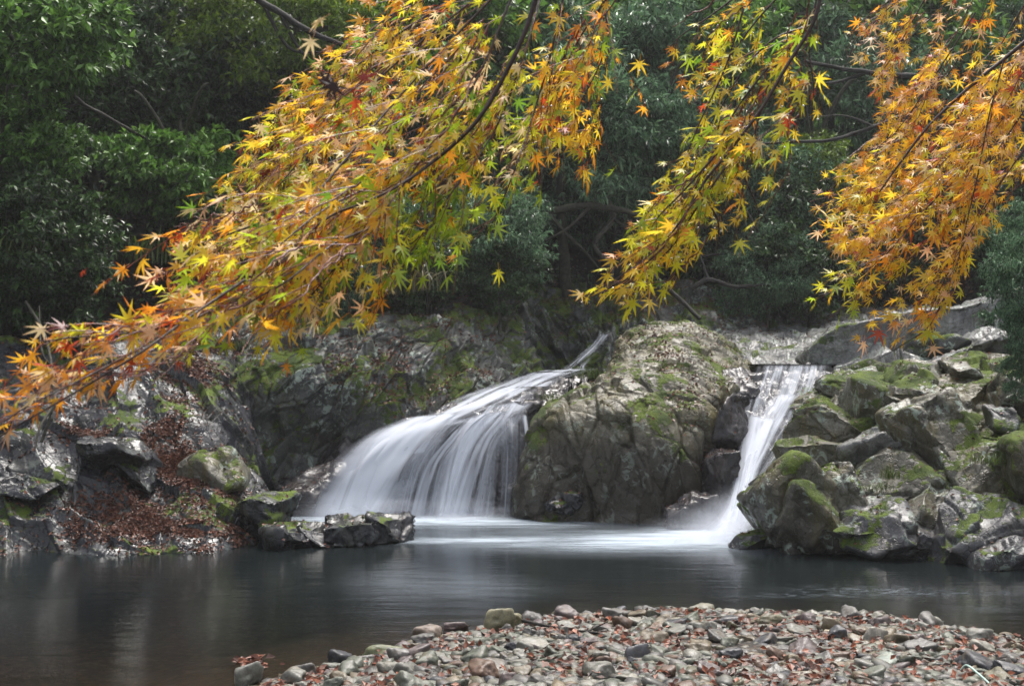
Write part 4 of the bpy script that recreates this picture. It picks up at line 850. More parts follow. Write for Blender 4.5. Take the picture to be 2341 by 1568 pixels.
# ------------------------------------------------------------ evergreen foliage
def crown_mesh(name, seed, n_clump, per_clump, leaves, size, R3, mat, droop=.5, width=.30, flat=.5, spread=.34):
    r = np.random.default_rng(seed); R3 = np.array(R3)
    d = r.normal(size=(n_clump, 3)); d /= np.linalg.norm(d, axis=1)[:, None]; rad = r.uniform(.15, 1, n_clump)**.45
    cc = d*rad[:, None]*R3
    # clumps follow a few lobes to give an uneven outline
    cc = cc*(1+.28*vnoise(cc/R3.max()*1.7+seed, seed)[:, None])
    cs = np.repeat(cc, per_clump, 0); out = np.repeat(d, per_clump, 0); m = len(cs)
    sp = cs+r.normal(size=(m, 3))*spread*np.array([1, 1, flat])*R3.mean()*.42
    axis = out*.8+r.normal(size=(m, 3))*.5+np.array([0, 0, -.15]); axis /= np.linalg.norm(axis, axis=1)[:, None]
    P0 = np.repeat(sp, leaves, 0); ax = np.repeat(axis, leaves, 0); k = len(P0)
    ld = ax*r.uniform(.1, .9, (k, 1))+r.normal(size=(k, 3))*.75; ld[:, 2] -= droop; ld /= np.linalg.norm(ld, axis=1)[:, None]
    nn = np.array([0, -.25, 1.0])+r.normal(size=(k, 3))*.45; nn -= ld*(nn*ld).sum(1)[:, None]; nn /= np.linalg.norm(nn, axis=1)[:, None]
    s = (size*r.uniform(.65, 1.25, k))[:, None]; b = np.cross(nn, ld)
    a = P0+ld*s*.08
    V = np.stack([a, a+ld*s*.45+b*s*width*.5+nn*s*.05, a+ld*s*1.0-nn*s*.10, a+ld*s*.45-b*s*width*.5+nn*s*.05], 1).reshape(-1, 3)
    i = np.arange(k)[:, None]*4
    F = np.concatenate([i+np.array([[0, 1, 2]]), i+np.array([[0, 2, 3]])])
    return mesh_data(name, V, F, mat, smooth=False)
CR = {}
for q in range(3):
    CR['cool', q] = crown_mesh('crown', 400+q, 130, 22, 7, .165, (1.9, 1.7, 1.7), M['leaf_cool'], .6, .26, spread=.26)
    CR['dark', q] = crown_mesh('crown', 420+q, 120, 20, 7, .15, (1.9, 1.7, 1.6), M['leaf_dark'], .35, .46, spread=.26)
    CR['mid', q] = crown_mesh('crown', 440+q, 90, 16, 6, .19, (1.8, 1.6, 1.1), M['leaf_mid'], .35, .46, flat=.3, spread=.34)
for q in range(2):
    CR['olive', q] = crown_mesh('crown', 460+q, 120, 24, 6, .12, (2.0, 1.7, 1.3), M['leaf_olive'], .2, .40, flat=.3, spread=.30)
def trunk_mesh(seed, h, r0, lean, crown_r):
    r = np.random.default_rng(seed); parts = []
    n = 12; z = np.linspace(0, h, n); px = lean*z/h*.6+np.cumsum(r.normal(size=n))*.03; py = np.cumsum(r.normal(size=n))*.03
    Q = np.stack([px, py, z], 1); parts.append(tube(Q, np.linspace(r0, r0*.35, n), 8, .25, seed))
    for k in range(6):
        i = r.integers(5, n-1); a = r.uniform(0, 6.28); L = crown_r*r.uniform(.6, 1.0)
        e = np.array([math.cos(a)*L, math.sin(a)*L, L*r.uniform(.1, .7)])
        q = catmull([Q[i], Q[i]+e*.4+[0, 0, .15], Q[i]+e*.8+[0, 0, .1], Q[i]+e], 9); parts.append(tube(q, np.linspace(r0*.35, r0*.08, 9), 5, .2, seed+k))
    return join(parts)
TR = []
for q in range(5):
    V, F = trunk_mesh(500+q, 3.2, .13, (-.9, .6, -.3, 1.2, .2)[q], 1.4); TR.append(mesh_data('trunk', V, F, M['bark_mossy']))
def tree(px, py, Y, kind, sc, label, rot=0.0, q=0, group='evergreen trees on the far slope', cat='tree', name='evergreen_tree', trunk=True, sq=1.0):
    c = P(px, py, Y)
    gz = float(terrain(np.array(c[0]), np.array(Y)))
    base = (c[0], Y, min(gz, c[2]-.6*sc)-.2) if trunk else (c[0], Y, c[2]-sc)
    t = thing(name, base, label, cat, group)
    nv = 2 if kind == 'olive' else 3
    o = bpy.data.objects.new('crown', CR[kind, q % nv]); COL.objects.link(o); o.parent = t
    o.location = (0, 0, c[2]-base[2]); o.scale = (sc, sc, sc*sq); o.rotation_euler = (0, 0, rot)
    if trunk:
        o = bpy.data.objects.new('trunk', TR[q % 5]); COL.objects.link(o); o.parent = t
        hh = max(c[2]-base[2], .6); o.scale = (sc, sc, hh/2.6); o.rotation_euler = (0, 0, rot*1.7)
    return t
# hand placed ones: px, py, Y, kind, scale, label
HT = [
 (40, 90, 24, 'mid', .95, 'bright green leafy tree reaching in at the top left corner'),
 (60, 330, 24.5, 'mid', .7, 'leafy shrub hanging low at the left edge under the corner tree'),
 (380, 400, 27, 'mid', .85, 'layered green shrub in the middle of the left slope'),
 (480, 480, 28, 'mid', .75, 'green shrub with drooping sprays beside the orange maple leaves'),
 (230, 200, 29, 'dark', 1.1, 'dark tree behind the crooked bare branch on the upper left'),
 (420, 120, 31, 'dark', 1.25, 'dark glossy tree at the top of the left slope'),
 (560, 250, 32, 'dark', 1.2, 'shadowy tree right of the crooked bare branch'),
 (640, 60, 30, 'olive', 1.2, 'olive green fine leaved tree at the top left of the maple bough'),
 (520, 20, 33, 'olive', 1.2, 'olive tree against the top edge behind the bare limb'),
 (70, 560, 23.6, 'dark', .8, 'dark leafy bush at the left edge above the black bank'),
 (150, 640, 24, 'dark', .55, 'small dark bush over the tree roots at the left'),
 (30, 470, 25.5, 'dark', .9, 'dense dark shrub at the left edge of the slope'),
 (830, 520, 28, 'cool', .75, 'cool green shrub behind the lower maple leaves'),
 (800, 640, 27.4, 'cool', .42, 'small cool green shrub hanging over the grey cliff'),
 (1120, 540, 29, 'cool', .70, 'blue green shrub below the curved maple branch'),
 (1130, 620, 28.6, 'dark', .5, 'low bushy shrub at the lip of the ravine'),
 (1300, 300, 33, 'cool', 1.2, 'tall grey green tree in the centre, just right of the left maple bough'),
 (1420, 190, 35, 'cool', 1.35, 'large grey green tree rising to the top in the centre'),
 (1330, 60, 38, 'mid', 1.5, 'lighter green tree at the top centre behind the maple twigs'),
 (1500, 330, 34, 'cool', 1.0, 'drooping grey green tree above the dark hollow'),
 (1600, 120, 37, 'mid', 1.5, 'soft green tree in the haze at the top right of centre'),
 (1700, 420, 35, 'cool', 1.1, 'grey green tree behind the yellow maple bough'),
 (1850, 430, 36, 'olive', 1.1, 'olive green bush glittering between the two right maple boughs'),
 (1830, 560, 34, 'dark', 1.0, 'dark round bush above the right end of the ravine'),
 (1760, 620, 33, 'cool', .65, 'small cool bush overhanging the far rock ledges'),
 (1950, 250, 40, 'cool', 1.6, 'tall hazy tree behind the bare horizontal limb'),
 (2100, 120, 42, 'mid', 1.7, 'hazy green tree behind the orange bough'),
 (2000, 560, 38, 'dark', 1.0, 'dark bush behind the lower orange leaves'),
 (2120, 600, 40, 'dark', 1.1, 'shadowed bush at the head of the upper shelf'),
 (1820, -10, 42, 'mid', 1.8, 'tall soft green tree rising to the top edge behind the yellow bough'),
 (2260, 420, 38, 'dark', 1.5, 'dark tree behind the right hand orange leaves'),
 (960, 300, 33, 'dark', 1.3, 'dark tree hidden mostly by the left maple bough'),
 (1000, 80, 35, 'mid', 1.4, 'green tree at the top behind the left maple bough'),
 (700, 420, 31, 'dark', 1.1, 'dark tree behind the left part of the maple bough'),
 (1600, 560, 36, 'dark', .95, 'thin dark bush in the hollow behind the yellow bough tip'),
 (960, 600, 27.8, 'dark', .55, 'dark shrub beside the bamboo grass'),
]
for i, (px, py, Y, kind, sc, lab) in enumerate(HT): tree(px, py, Y, kind, sc, lab, rot=i*1.3, q=i)
# forest filling the slope behind and beside them
cr2 = np.random.default_rng(77); k = 0
fx, fy, fk = [], [], []
for Y in np.arange(33, 52, 3.2):
    for x in np.arange(-.46*Y-4, .46*Y+6, 2.9):
        xx = x+cr2.uniform(-.9, .9); yy = Y+cr2.uniform(-1.2, 1.2)
        b = np.interp(xx, BX, BYv)
        if yy < b+(6.5 if xx < -3 else 3.2): continue
        z = float(terrain(np.array(xx), np.array(yy))); px = xx/yy*FOC+1170.5; py = 825-(z+1.4-CAM_H)/yy*FOC
        if py < -200: continue
        side = ['over the left edge bank', 'over the crooked bare branch', 'left of the long maple bough', 'behind the long maple bough', 'behind the thick end of the long bough', 'above the left waterfall', 'above the dark hollow', 'above the central rock', 'behind the yellow bough', 'above the right waterfall', 'behind the orange bough', 'over the right edge'][int(np.clip((px+60)//205, 0, 11))]
        hgt = 'high' if py < 120 else ('midway up' if py < 330 else 'low')
        kind = cr2.choice(['dark', 'dark', 'mid', 'cool'] if px < 1150 else ['cool', 'cool', 'mid', 'dark', 'cool'])  # more dark crowns on the left: its shade is put into leaf colour
        word = {'dark': 'dark green', 'mid': 'mid green', 'cool': 'grey green'}[kind]
        dist = 'near' if yy < 48 else 'far'
        tree(px, py, yy, kind, cr2.uniform(1.05, 1.45), f'{dist} {word} tree {hgt} on slope, {side}', rot=k*1.1, q=k, sq=1.1); k += 1
# side woods outside the view, which shade the gorge as the wood in view does
for (x, y, s) in [(-15, 23, 1.6), (-17, 19, 1.7), (-19, 27, 1.8), (-16, 32, 1.7), (-13, 27, 1.5), (16, 24, 1.6), (18, 28, 1.7), (20, 22, 1.8), (15, 31, 1.5), (19, 34, 1.8)]:
    z = float(terrain(np.array(float(x)), np.array(float(y))))+2.2; px = x/y*FOC+1170.5; py = 825-(z-CAM_H)/y*FOC
    tree(px, py, y, 'dark', s, 'dark evergreen tree standing on the bank just beside the view', rot=x, q=int(abs(x)))
# shrub at the right edge, close
for (px, py, Y, s, lab) in [(2350, 640, 17.5, .30, 'glossy dark green shrub hanging in at the right edge above the boulders'), (2320, 555, 18.2, .26, 'upper leafy spray of the right edge shrubs, under the orange leaves'), (2345, 845, 17.6, .17, 'small leafy sprig at the right edge over the upright boulder'), (2368, 735, 17.2, .20, 'lower drooping shrub at the right edge')]:
    tree(px, py, Y, 'cool', s, lab, rot=px, q=1, group=None, cat='shrub', name='shrub', trunk=False, sq=1.25)

# limbs and dead branches
def limb(pts, r0, r1, label, mat='bark', side=(), name='bare_branch', cat='branch'):
    W = [P(*p) for p in pts]; t = thing(name, W[0], label, cat); n = max(20, len(W)*7); Q = catmull(W, n)
    k = pts[0][2]/FOC; V, F = tube(Q, np.linspace(r0*k, r1*k, n), 7, .3, int(pts[0][0])); add('limb', mesh_data('limb', V, F, M[mat]), t)
    for s in side:
        Q2 = catmull([P(*p) for p in s], 16); V, F = tube(Q2, np.linspace(r1*k*1.1, r1*k*.35, 16), 5, .2, 3); add('side_branch', mesh_data('side_branch', V, F, M[mat]), t)
    return t
limb([(110, 140, 25), (150, 190, 25), (185, 235, 25.2), (240, 265, 25.5), (310, 305, 26), (400, 350, 26.5)], 6, 3, 'crooked bare branch crossing the upper left slope', side=[[(185, 235, 25.2), (150, 250, 25), (120, 285, 24.8), (95, 325, 24.6)]])
limb([(560, -20, 28), (640, 30, 28), (700, 70, 28), (760, 95, 28), (830, 120, 28)], 9, 5, 'thick dark limb coming down from the top left of the maple', side=[[(640, 30, 28), (690, 120, 28), (760, 180, 28)], [(600, 5, 28), (660, 110, 28), (740, 120, 28)]])
limb([(2150, 180, 34), (2050, 172, 34), (1940, 160, 34), (1840, 140, 34)], 9, 4, 'long dark horizontal limb between the two right maple boughs', side=[[(1980, 165, 34), (1900, 190, 34), (1800, 185, 34)], [(2080, 175, 34), (2090, 215, 34), (2000, 250, 34)]])
limb([(2080, 260, 33), (2000, 290, 33), (1900, 320, 33), (1800, 325, 33), (1660, 335, 33)], 6, 2.5, 'thin bare branch drooping left behind the yellow maple bough', side=[[(2000, 290, 33), (1930, 265, 33), (1850, 270, 33)]])
limb([(1470, 615, 29.5), (1520, 655, 29.6), (1560, 690, 29.6), (1600, 728, 29.4)], 7, 5, 'straight dead stick leaning on the ravine ledges', side=[[(1520, 655, 29.6), (1480, 660, 29.4), (1440, 650, 29.2)]])
limb([(1170, 440, 31), (1250, 480, 31), (1350, 470, 31.2), (1480, 495, 31.5), (1560, 505, 32)], 11, 5, 'mossy sagging limb across the dark hollow', 'bark_mossy', side=[[(1250, 480, 31), (1290, 530, 31), (1350, 590, 31), (1390, 650, 31)], [(1350, 470, 31.2), (1300, 520, 31), (1230, 560, 31)]])
limb([(1380, 440, 32), (1400, 500, 31.5), (1360, 560, 31.2), (1400, 620, 31), (1370, 680, 30.6)], 8, 4, 'twisted root like trunk in the dark hollow', 'bark_mossy', side=[[(1400, 500, 31.5), (1450, 540, 31.2), (1440, 610, 31)]])
limb([(1580, 660, 32), (1620, 640, 32), (1680, 655, 32), (1760, 650, 32)], 7, 3, 'arched root lying above the far ledges', side=[[(1620, 640, 32), (1600, 580, 32.4), (1590, 520, 33)]])
limb([(95, 1010, 20.2), (120, 930, 20.4), (118, 840, 20.8), (100, 760, 21.4), (60, 690, 22)], 4, 4, 'pale root trailing down the black bank at the left', 'bark_mossy', side=[[(120, 930, 20.4), (90, 980, 20.0), (80, 1030, 19.8)], [(118, 840, 20.8), (95, 800, 20.8), (90, 700, 21.4)]])
limb([(1500, 575, 33), (1600, 585, 33), (1700, 575, 33), (1800, 580, 33)], 4, 2, 'thin horizontal branch under the yellow maple bough')
limb([(30, 160, 26), (25, 250, 26), (20, 330, 26)], 16, 18, 'dim mossy trunk at the left edge of the upper slope', 'bark_mossy', name='tree_trunk', cat='trunk')

# undergrowth and grass
def blades(name, base, n, h, w, mat, seed, spread, droop=.6):
    r = np.random.default_rng(seed); S = 5; Vs, Fs = [], []
    for i in range(n):
        a = r.uniform(0, 6.28); d = np.array([math.cos(a), math.sin(a), 0]); o = base+np.array([r.normal()*spread, r.normal()*spread, 0])
        L = h*r.uniform(.5, 1.1); lean = r.uniform(.2, 1)*droop; t = np.linspace(0, 1, S)
        Q = o+d*(lean*L*t**1.6)[:, None]+np.array([0, 0, 1])*(L*(t-lean*.75*t**2.2))[:, None]
        b = np.array([-d[1], d[0], .2]); ww = w*np.sin(np.pi*np.clip(t*.85+.12, 0, 1))*1.0; ww[-1] = w*.05
        Vs.append(np.concatenate([Q-b*ww[:, None]/2, Q+b*ww[:, None]/2])); k = i*2*S
        for j in range(S-1): Fs.append([k+j, k+j+1, k+S+j+1, k+S+j])
    return mesh_data(name, np.concatenate(Vs)-base, np.array(Fs), mat, smooth=False)
def tuft(px, py, Y, n, h, w, mat, label, spread=.12, name='grass_tuft', cat='grass tuft', droop=.6):
    b = P(px, py, Y); o = add(name, blades(name, b, n, h, w, M[mat], int(px+py), spread, droop), loc=b); return tag(o, label, cat)
tuft(1352, 866, 25.7, 110, .28, .010, 'grass', 'bright green grass tuft on the left shoulder of the central rock', .22)
tuft(1262, 915, 24.3, 70, .20, .010, 'grass', 'small green tuft hanging over the edge beside the left fall', .14)
tuft(700, 735, 26.0, 160, .34, .008, 'grass', 'round dark grass tuft on top of the grey cliff', .16, droop=.9)
tuft(940, 665, 26.8, 90, .75, .030, 'sasa', 'dry bamboo grass clump above the grey cliff', .32, 'bamboo_grass', 'bamboo grass', .8)
tuft(870, 675, 26.6, 60, .6, .028, 'sasa', 'smaller bamboo grass clump left of the dry one', .25, 'bamboo_grass', 'bamboo grass', .8)
tuft(340, 600, 25.4, 60, .8, .035, 'grass', 'arching bamboo grass on the left slope below the red twig', .3, 'bamboo_grass', 'bamboo grass', .8)
tuft(90, 600, 23.3, 50, .8, .035, 'grass', 'arching bamboo grass at the left edge over the bank', .3, 'bamboo_grass', 'bamboo grass', .8)
tuft(530, 800, 24.4, 60, .3, .010, 'grass', 'thin grass fringe on the ledge above the black bank', .2)
tuft(2030, 1095, 19.3, 60, .22, .014, 'grass', 'yellow green fern on the mossy block of the right bank', .07, 'fern', 'fern')
tuft(2015, 1125, 19.2, 70, .26, .008, 'grass', 'hanging grass tuft below the fern on the mossy block', .10, droop=1.0)
tuft(2255, 1060, 18.9, 80, .20, .012, 'grass', 'small fern patch on the moss covered bulging boulder', .16, 'fern', 'fern')
tuft(2030, 1180, 18.9, 60, .20, .009, 'grass', 'grass tuft over the dark hollow of the right bank', .09, droop=1.0)
tuft(2195, 1145, 18.9, 50, .18, .009, 'grass', 'grass tuft in the leaf filled cleft of the right bank', .08)
n = 900; ux = cr2.uniform(-11, 12, n); uy = cr2.uniform(22, 44, n); bb = np.interp(ux, BX, BYv); ok = (uy > bb+.3) & (uy < bb+9) & (cr2.uniform(size=n) < .8)
ux, uy = ux[ok], uy[ok]; uz = terrain(ux, uy)+.2
r = cr2; pts = np.repeat(np.stack([ux, uy, uz], 1), 40, 0)+r.normal(size=(len(ux)*40, 3))*np.array([.3, .3, .16])
o = add('undergrowth', litter_mesh('undergrowth', pts, np.tile([0, -.4, 1.], (len(pts), 1)), .13, M['leaf_dark'], 20, .05)); tag(o, 'low dark undergrowth covering the foot of the slope', kind='stuff')

# ------------------------------------------------------------ maple boughs
def maple_template(seed):
    r = np.random.default_rng(seed)
    angs = np.radians([-128, -82, -40, 0, 40, 82, 128]); lens = np.array([.42, .74, .95, 1.0, .95, .74, .42])*r.uniform(.93, 1.07, 7)
    V = [(0, 0, 0)]; tip = [0.0]
    for k in range(7):
        a, L = angs[k]+r.normal()*.05, lens[k]
        if k == 0: V.append((.10*math.cos(math.radians(-165)), .10*math.sin(math.radians(-165)), 0)); tip.append(.1)
        for (f, da) in ((.50, -.155), (1.0, 0), (.50, .155)):
            V.append((L*f*math.cos(a+da), L*f*math.sin(a+da), 0)); tip.append(f)
        nx = (angs[k+1]+angs[k])/2 if k < 6 else math.radians(165)
        s = .27*min(L, lens[min(k+1, 6)]) + .02 if k < 6 else .10
        V.append((s*math.cos(nx), s*math.sin(nx), 0)); tip.append(.25)
    V = np.array(V); V = V@np.array([[0, 1, 0], [1, 0, 0], [0, 0, 1]]).T   # +Y forward
    n = len(V)-1; F = np.array([[0, i, i+1] for i in range(1, n)]); F = F[:, ::-1]
    return V, F, np.array(tip)
TEM = []
for k in range(6):
    V, F, tp = maple_template(k); V = V.copy(); rr = np.linalg.norm(V[:, :2], axis=1)
    cb = (.10, .25, .45, .32, .18, .6)[k]
    V[:, 2] = -cb*rr**2+.10*np.abs(V[:, 0])*(1 if k % 2 else -1)+.06*np.sin(V[:, 0]*7+k)*rr
    V[:, 0] *= (1, .85, .6, .8, .95, .45)[k]
    # petiole: a thin three sided stalk behind the blade
    n0 = len(V); s = np.array([[-.018, 0, 0], [.018, 0, 0], [0, 0, .03], [-.012, -.55, .12], [.012, -.55, .12], [0, -.55, .14]])
    V = np.concatenate([V, s]); F = np.concatenate([F, n0+np.array([[0, 1, 4], [0, 4, 3], [1, 2, 5], [1, 5, 4], [2, 0, 3], [2, 3, 5]])]); tp = np.concatenate([tp, np.full(6, .9)])
    TEM.append((V, F, tp))
TMES = [mesh_data('leaf', V, F, M['maple_obj'], smooth=True, attrs={'tip': tp}) for V, F, tp in TEM]
CL = dict(y=(.93, .68, .06), o=(.93, .39, .035), g=(.42, .58, .04), gg=(.20, .38, .04), r=(.62, .10, .03), p=(.90, .72, .38), dr=(.26, .04, .03), yo=(.93, .56, .045), yg=(.74, .72, .05))
CL['pc'] = (.95, .60, .33); CL['br'] = (.035, .012, .008)
def pick(r, w):
    ks = list(w); p = np.array([w[k] for k in ks], float); return CL[ks[r.choice(len(ks), p=p/p.sum())]]
def bough(name, label, main, lines, extra, leaf_size, step, colorf, seed, keepf, face=.5, tw_len=(.12, .34), main_r=6.5, jit=1.0, twigstep=.055, n_single=300, swing=(-.75, 0, -.66), picks=()):
    r = np.random.default_rng(seed)
    t = thing(name, P(*main[0]), label, 'maple branch', 'maple branches hanging over the stream')
    k = main[0][2]/FOC; Q = catmull([P(*p) for p in main], 60)
    V, F = tube(Q, np.linspace(main_r*k, main_r*k*.3, 60), 8, .15, seed); add('branch', mesh_data('branch', V, F, M['twig']), t)
    secs = [catmull([P(*p) for p in ln], 40) for ln in lines]
    for e in range(extra):          # sister twigs running between the drawn ones
        a = secs[r.integers(len(lines))]; off = r.normal(size=3)*np.array([.10, .35, .08])*jit
        i0 = r.integers(0, 12); b = a[i0:40-r.integers(0, 10)]+off*np.linspace(.3, 1, 1)[:, None]; b = b+np.cumsum(r.normal(size=b.shape), 0)*.004
        bx = b[:, 0]/b[:, 1]*FOC+1170.5; by = 825-(b[:, 2]-CAM_H)/b[:, 1]*FOC
        okk = np.array([keepf(u_, v_) > 0 or v_ < 0 for u_, v_ in zip(bx, by)])
        if not okk.all(): b = b[:int(np.argmin(okk))]
        if len(b) > 8: secs.append(catmull(b, 40))
    leaves = []; fine = []; pickcol = []
    sw = np.array(swing)
    for si, S in enumerate(secs+[Q]):
        L = np.linalg.norm(np.diff(S, axis=0), axis=1).sum(); rad = np.linspace(.0032, .0011, 40) if si < len(secs) else None
        if si < len(secs):
            V, F = tube(S, rad*(1.0 if si < len(lines) else .7), 5)
            if si < len(lines): add('twig', mesh_data('twig', V, F, M['twig']), t)
            else: fine.append((V, F))
        nt = int(L/twigstep)
        for j in range(nt):
            u = (j+r.uniform(0, 1))/nt
            if si == len(secs) and u < .35: continue
            ii = u*(len(S)-1); i = min(int(ii), len(S)-2); p0 = S[i]+(S[i+1]-S[i])*(ii-i); dr = S[i+1]-S[i]; dr /= np.linalg.norm(dr)+1e-9
            sd = np.cross(dr, [0, 1, 0]); sd /= np.linalg.norm(sd)+1e-9
            d = dr*.7+sd*r.choice([-1, 1])*r.uniform(.2, .8)+np.array([0, r.normal()*.45, 0])+sw*.35; d /= np.linalg.norm(d)
            tl = r.uniform(*tw_len)*(1-.4*u); npnt = 7; tt = np.linspace(0, 1, npnt)
            q = p0+d*(tl*tt)[:, None]+np.array([sw[0]*.1, 0, -.22])*(tl*tt**2)[:, None]
            qx = q[:, 0]/q[:, 1]*FOC+1170.5; qy = 825-(q[:, 2]-CAM_H)/q[:, 1]*FOC
            if keepf(qx[-1], qy[-1]) <= 0 and qy[-1] > -10: tl *= .0
            if tl == 0: continue
            fine.append(tube(q, np.linspace(.0014, .0007, npnt), 3))
            nl = max(2, int(tl/step))
            for m in range(nl):
                w = (m+.6)/nl; a = q[min(int(w*(npnt-1)), npnt-1)]
                for sgn in (-1, 1):
                    if r.uniform() < .12: continue
                    ld = d*.5+sd*sgn*r.uniform(.2, .8)+sw*.55+r.normal(size=3)*.28; ld /= np.linalg.norm(ld)
                    nn = np.array([0, -.65, .9])*face+np.array([0, 0, 1])*(1-face)*.8+r.normal(size=3)*(.30+.55*(1-face)); nn -= ld*(nn@ld); nn /= np.linalg.norm(nn)+1e-9
                    s = leaf_size*r.choice([.5, .75, .9, 1.0, 1.1, 1.25])*r.uniform(.9, 1.1)
                    cpt = a+ld*s*.55; kx = cpt[0]/cpt[1]*FOC+1170.5; ky = 825-(cpt[2]-CAM_H)/cpt[1]*FOC
                    if r.uniform() > keepf(kx, ky): continue
                    leaves.append((cpt, ld, nn, s))
    for (x_, y_, Y_, s_, c_, dx_, dz_) in picks:      # leaves that stand out, each on its own stalk
        cpt = P(x_, y_, Y_); ld = np.array([dx_, 0, dz_], float); ld /= np.linalg.norm(ld); nn = np.array([.1, -1, .45]); nn -= ld*(nn@ld); nn /= np.linalg.norm(nn)
        leaves.insert(0, (cpt, ld, nn, s_*Y_/FOC)); pickcol.insert(0, c_)
    # one joined mesh for the hair-thin twigs
    V, F = join(fine); o = add('fine_twigs', mesh_data('fine_twigs', V, F, M['twig_red']), t); o['kind'] = 'stuff'
    pos = np.array([l[0] for l in leaves]); px, py = to_px(pos)
    vis = (px > -40) & (px < 2380) & (py > -60)
    app = np.array([l[3] for l in leaves])/pos[:, 1]*np.where(vis, 1, .01); order = np.argsort(-app)
    rank = np.empty(len(leaves), int); rank[order] = np.arange(len(leaves))
    Vs, Fs, Cs, Ts = [], [], [], []; off = 0; base = np.array(t.location)
    for i, (a, ld, nn, s) in enumerate(leaves):
        col = np.array(colorf(r, px[i], py[i]))*r.uniform(.82, 1.15)
        if i < len(pickcol): col = np.array(CL[pickcol[i]])
        te = r.integers(6) if face < .45 else r.choice([0, 1, 4, 3, 1, 0])
        rt = np.cross(ld, nn); Rm = np.stack([rt, ld, nn], 1)
        if rank[i] < n_single:
            o = bpy.data.objects.new('leaf', TMES[te]); COL.objects.link(o); o.parent = t
            Mx = Matrix.Identity(4)
            for x_ in range(3):
                for y_ in range(3): Mx[x_][y_] = float(Rm[x_, y_]*s)
                Mx[x_][3] = float(a[x_]-base[x_])
            o.matrix_local = Mx; o.color = (*[float(min(v, .95)) for v in col], 1)
        else:
            V, F, tp = TEM[te]; Vs.append(V@(Rm*s).T+a); Fs.append(F+off); off += len(V); Cs.append(np.tile(np.minimum(col, .95), (len(V), 1))); Ts.append(tp)
    o = add('small_leaves', mesh_data('small_leaves', np.concatenate(Vs), np.concatenate(Fs), M['maple_mass'], smooth=True, attrs={'leafcol': np.concatenate(Cs), 'tip': np.concatenate(Ts)}), t); o['kind'] = 'stuff'
    # rain drops hanging from the leaf tips
    DV, DF = ICO[2]; dp = pos[r.choice(len(pos), 130)]; 
    V = (dp[:, None]+np.array([0, 0, -.02])+DV[None]*.0028).reshape(-1, 3); F = (DF[None]+(np.arange(len(dp))*len(DV))[:, None, None]).reshape(-1, 3)
    o = add('raindrops', mesh_data('raindrops', V, F, M['drop']), t); o['kind'] = 'stuff'
    print(name, 'leaves', len(leaves), 'twigs', len(secs))
    return t
m, nt = mat_new('raindrop'); tt_ = NT(nt); b = tt_.n('ShaderNodeBsdfPrincipled'); b.inputs['Base Color'].default_value = (.9, .9, .9, 1); b.inputs['Roughness'].default_value = .05; b.inputs['Metallic'].default_value = .9
oo = tt_.n('ShaderNodeOutputMaterial'); tt_.l(b.outputs[0], oo.inputs[0]); M['drop'] = m
def colL(r, x, y):
    g = np.clip((x-(900-(y-200)*.35))/350, 0, 1)       # greener to the right of the bough
    if x > 1220 and y < 560 and r.uniform() < .7: return pick(r, dict(y=4, o=2, yo=3, g=.9, r=.3, gg=.2))
    if x < 420 or y > 860: return pick(r, dict(o=4, yo=2, y=.8, r=.9, p=1.2, pc=2.6, yg=1.0, dr=.35))
    if y > 430 and x > 900: return pick(r, dict(g=4, gg=2.5, yg=1.5, o=.25))
    return pick(r, dict(yo=2.6*(1-g)+.5, y=2.2*(1-g)+.8, o=1.5*(1-g)+.15, p=2.0, pc=1.5*(1-g)+.3, yg=2.4+1.4*g, g=1.6+2.8*g, gg=.6+1.5*g, r=.25, dr=.12))
def colM(r, x, y):
    if r.uniform() < .15 and y < 300: return pick(r, dict(o=2, r=1, g=1))
    if x < 1480 and y > 560: return pick(r, dict(yo=2, y=3, o=1, yg=2))
    return pick(r, dict(y=2.6, yg=4.5, g=2.0, yo=.8, o=.35, r=.12, p=.3, gg=.25))
def colR(r, x, y):
    if x < 1960 and y > 600: return pick(r, dict(yg=3, g=2, yo=1))
    if y < 330: return pick(r, dict(yo=4, o=1.8, y=2.8, r=.25, p=.5, pc=1.1))
    return pick(r, dict(yo=3.5, y=3.8, o=1.3, r=.18, yg=1.0, p=.5, pc=.9))
def keepL(x, y):
    lo = np.interp(x, [-50, 0, 100, 250, 350, 480, 600, 700, 850, 1000, 1150, 1300, 1500], [1040, 1010, 930, 860, 860, 800, 820, 780, 740, 670, 630, 500, 330])
    up = np.interp(x, [-50, 50, 180, 400, 480, 560, 680, 720, 850], [880, 780, 690, 520, 340, 280, 170, 60, -60])
    if y > lo+15 or y < up-15: return .0
    return np.interp(x, [0, 450, 700, 1200, 1350], [.85, .8, .9, .95, .7])
def keepM(x, y):
    a = np.interp(y, [0, 100, 250, 430, 520, 600, 680], [1560, 1520, 1510, 1490, 1430, 1380, 1310]); b = np.interp(y, [0, 100, 350, 450, 600, 640, 700], [1950, 1890, 1880, 1770, 1690, 1660, 1450])
    return 1.0 if a < x < b and y < 715 else .0
def keepR(x, y):
    a = np.interp(y, [0, 130, 200, 300, 350, 440, 500, 600, 680, 740, 830], [1900, 1930, 1990, 2010, 1950, 1840, 1860, 1860, 1815, 1920, 1980]); b = np.interp(y, [0, 440, 500, 600, 700, 830], [2500, 2500, 2330, 2250, 2200, 2140])
    return .82 if a < x < b and y < 820 else .0
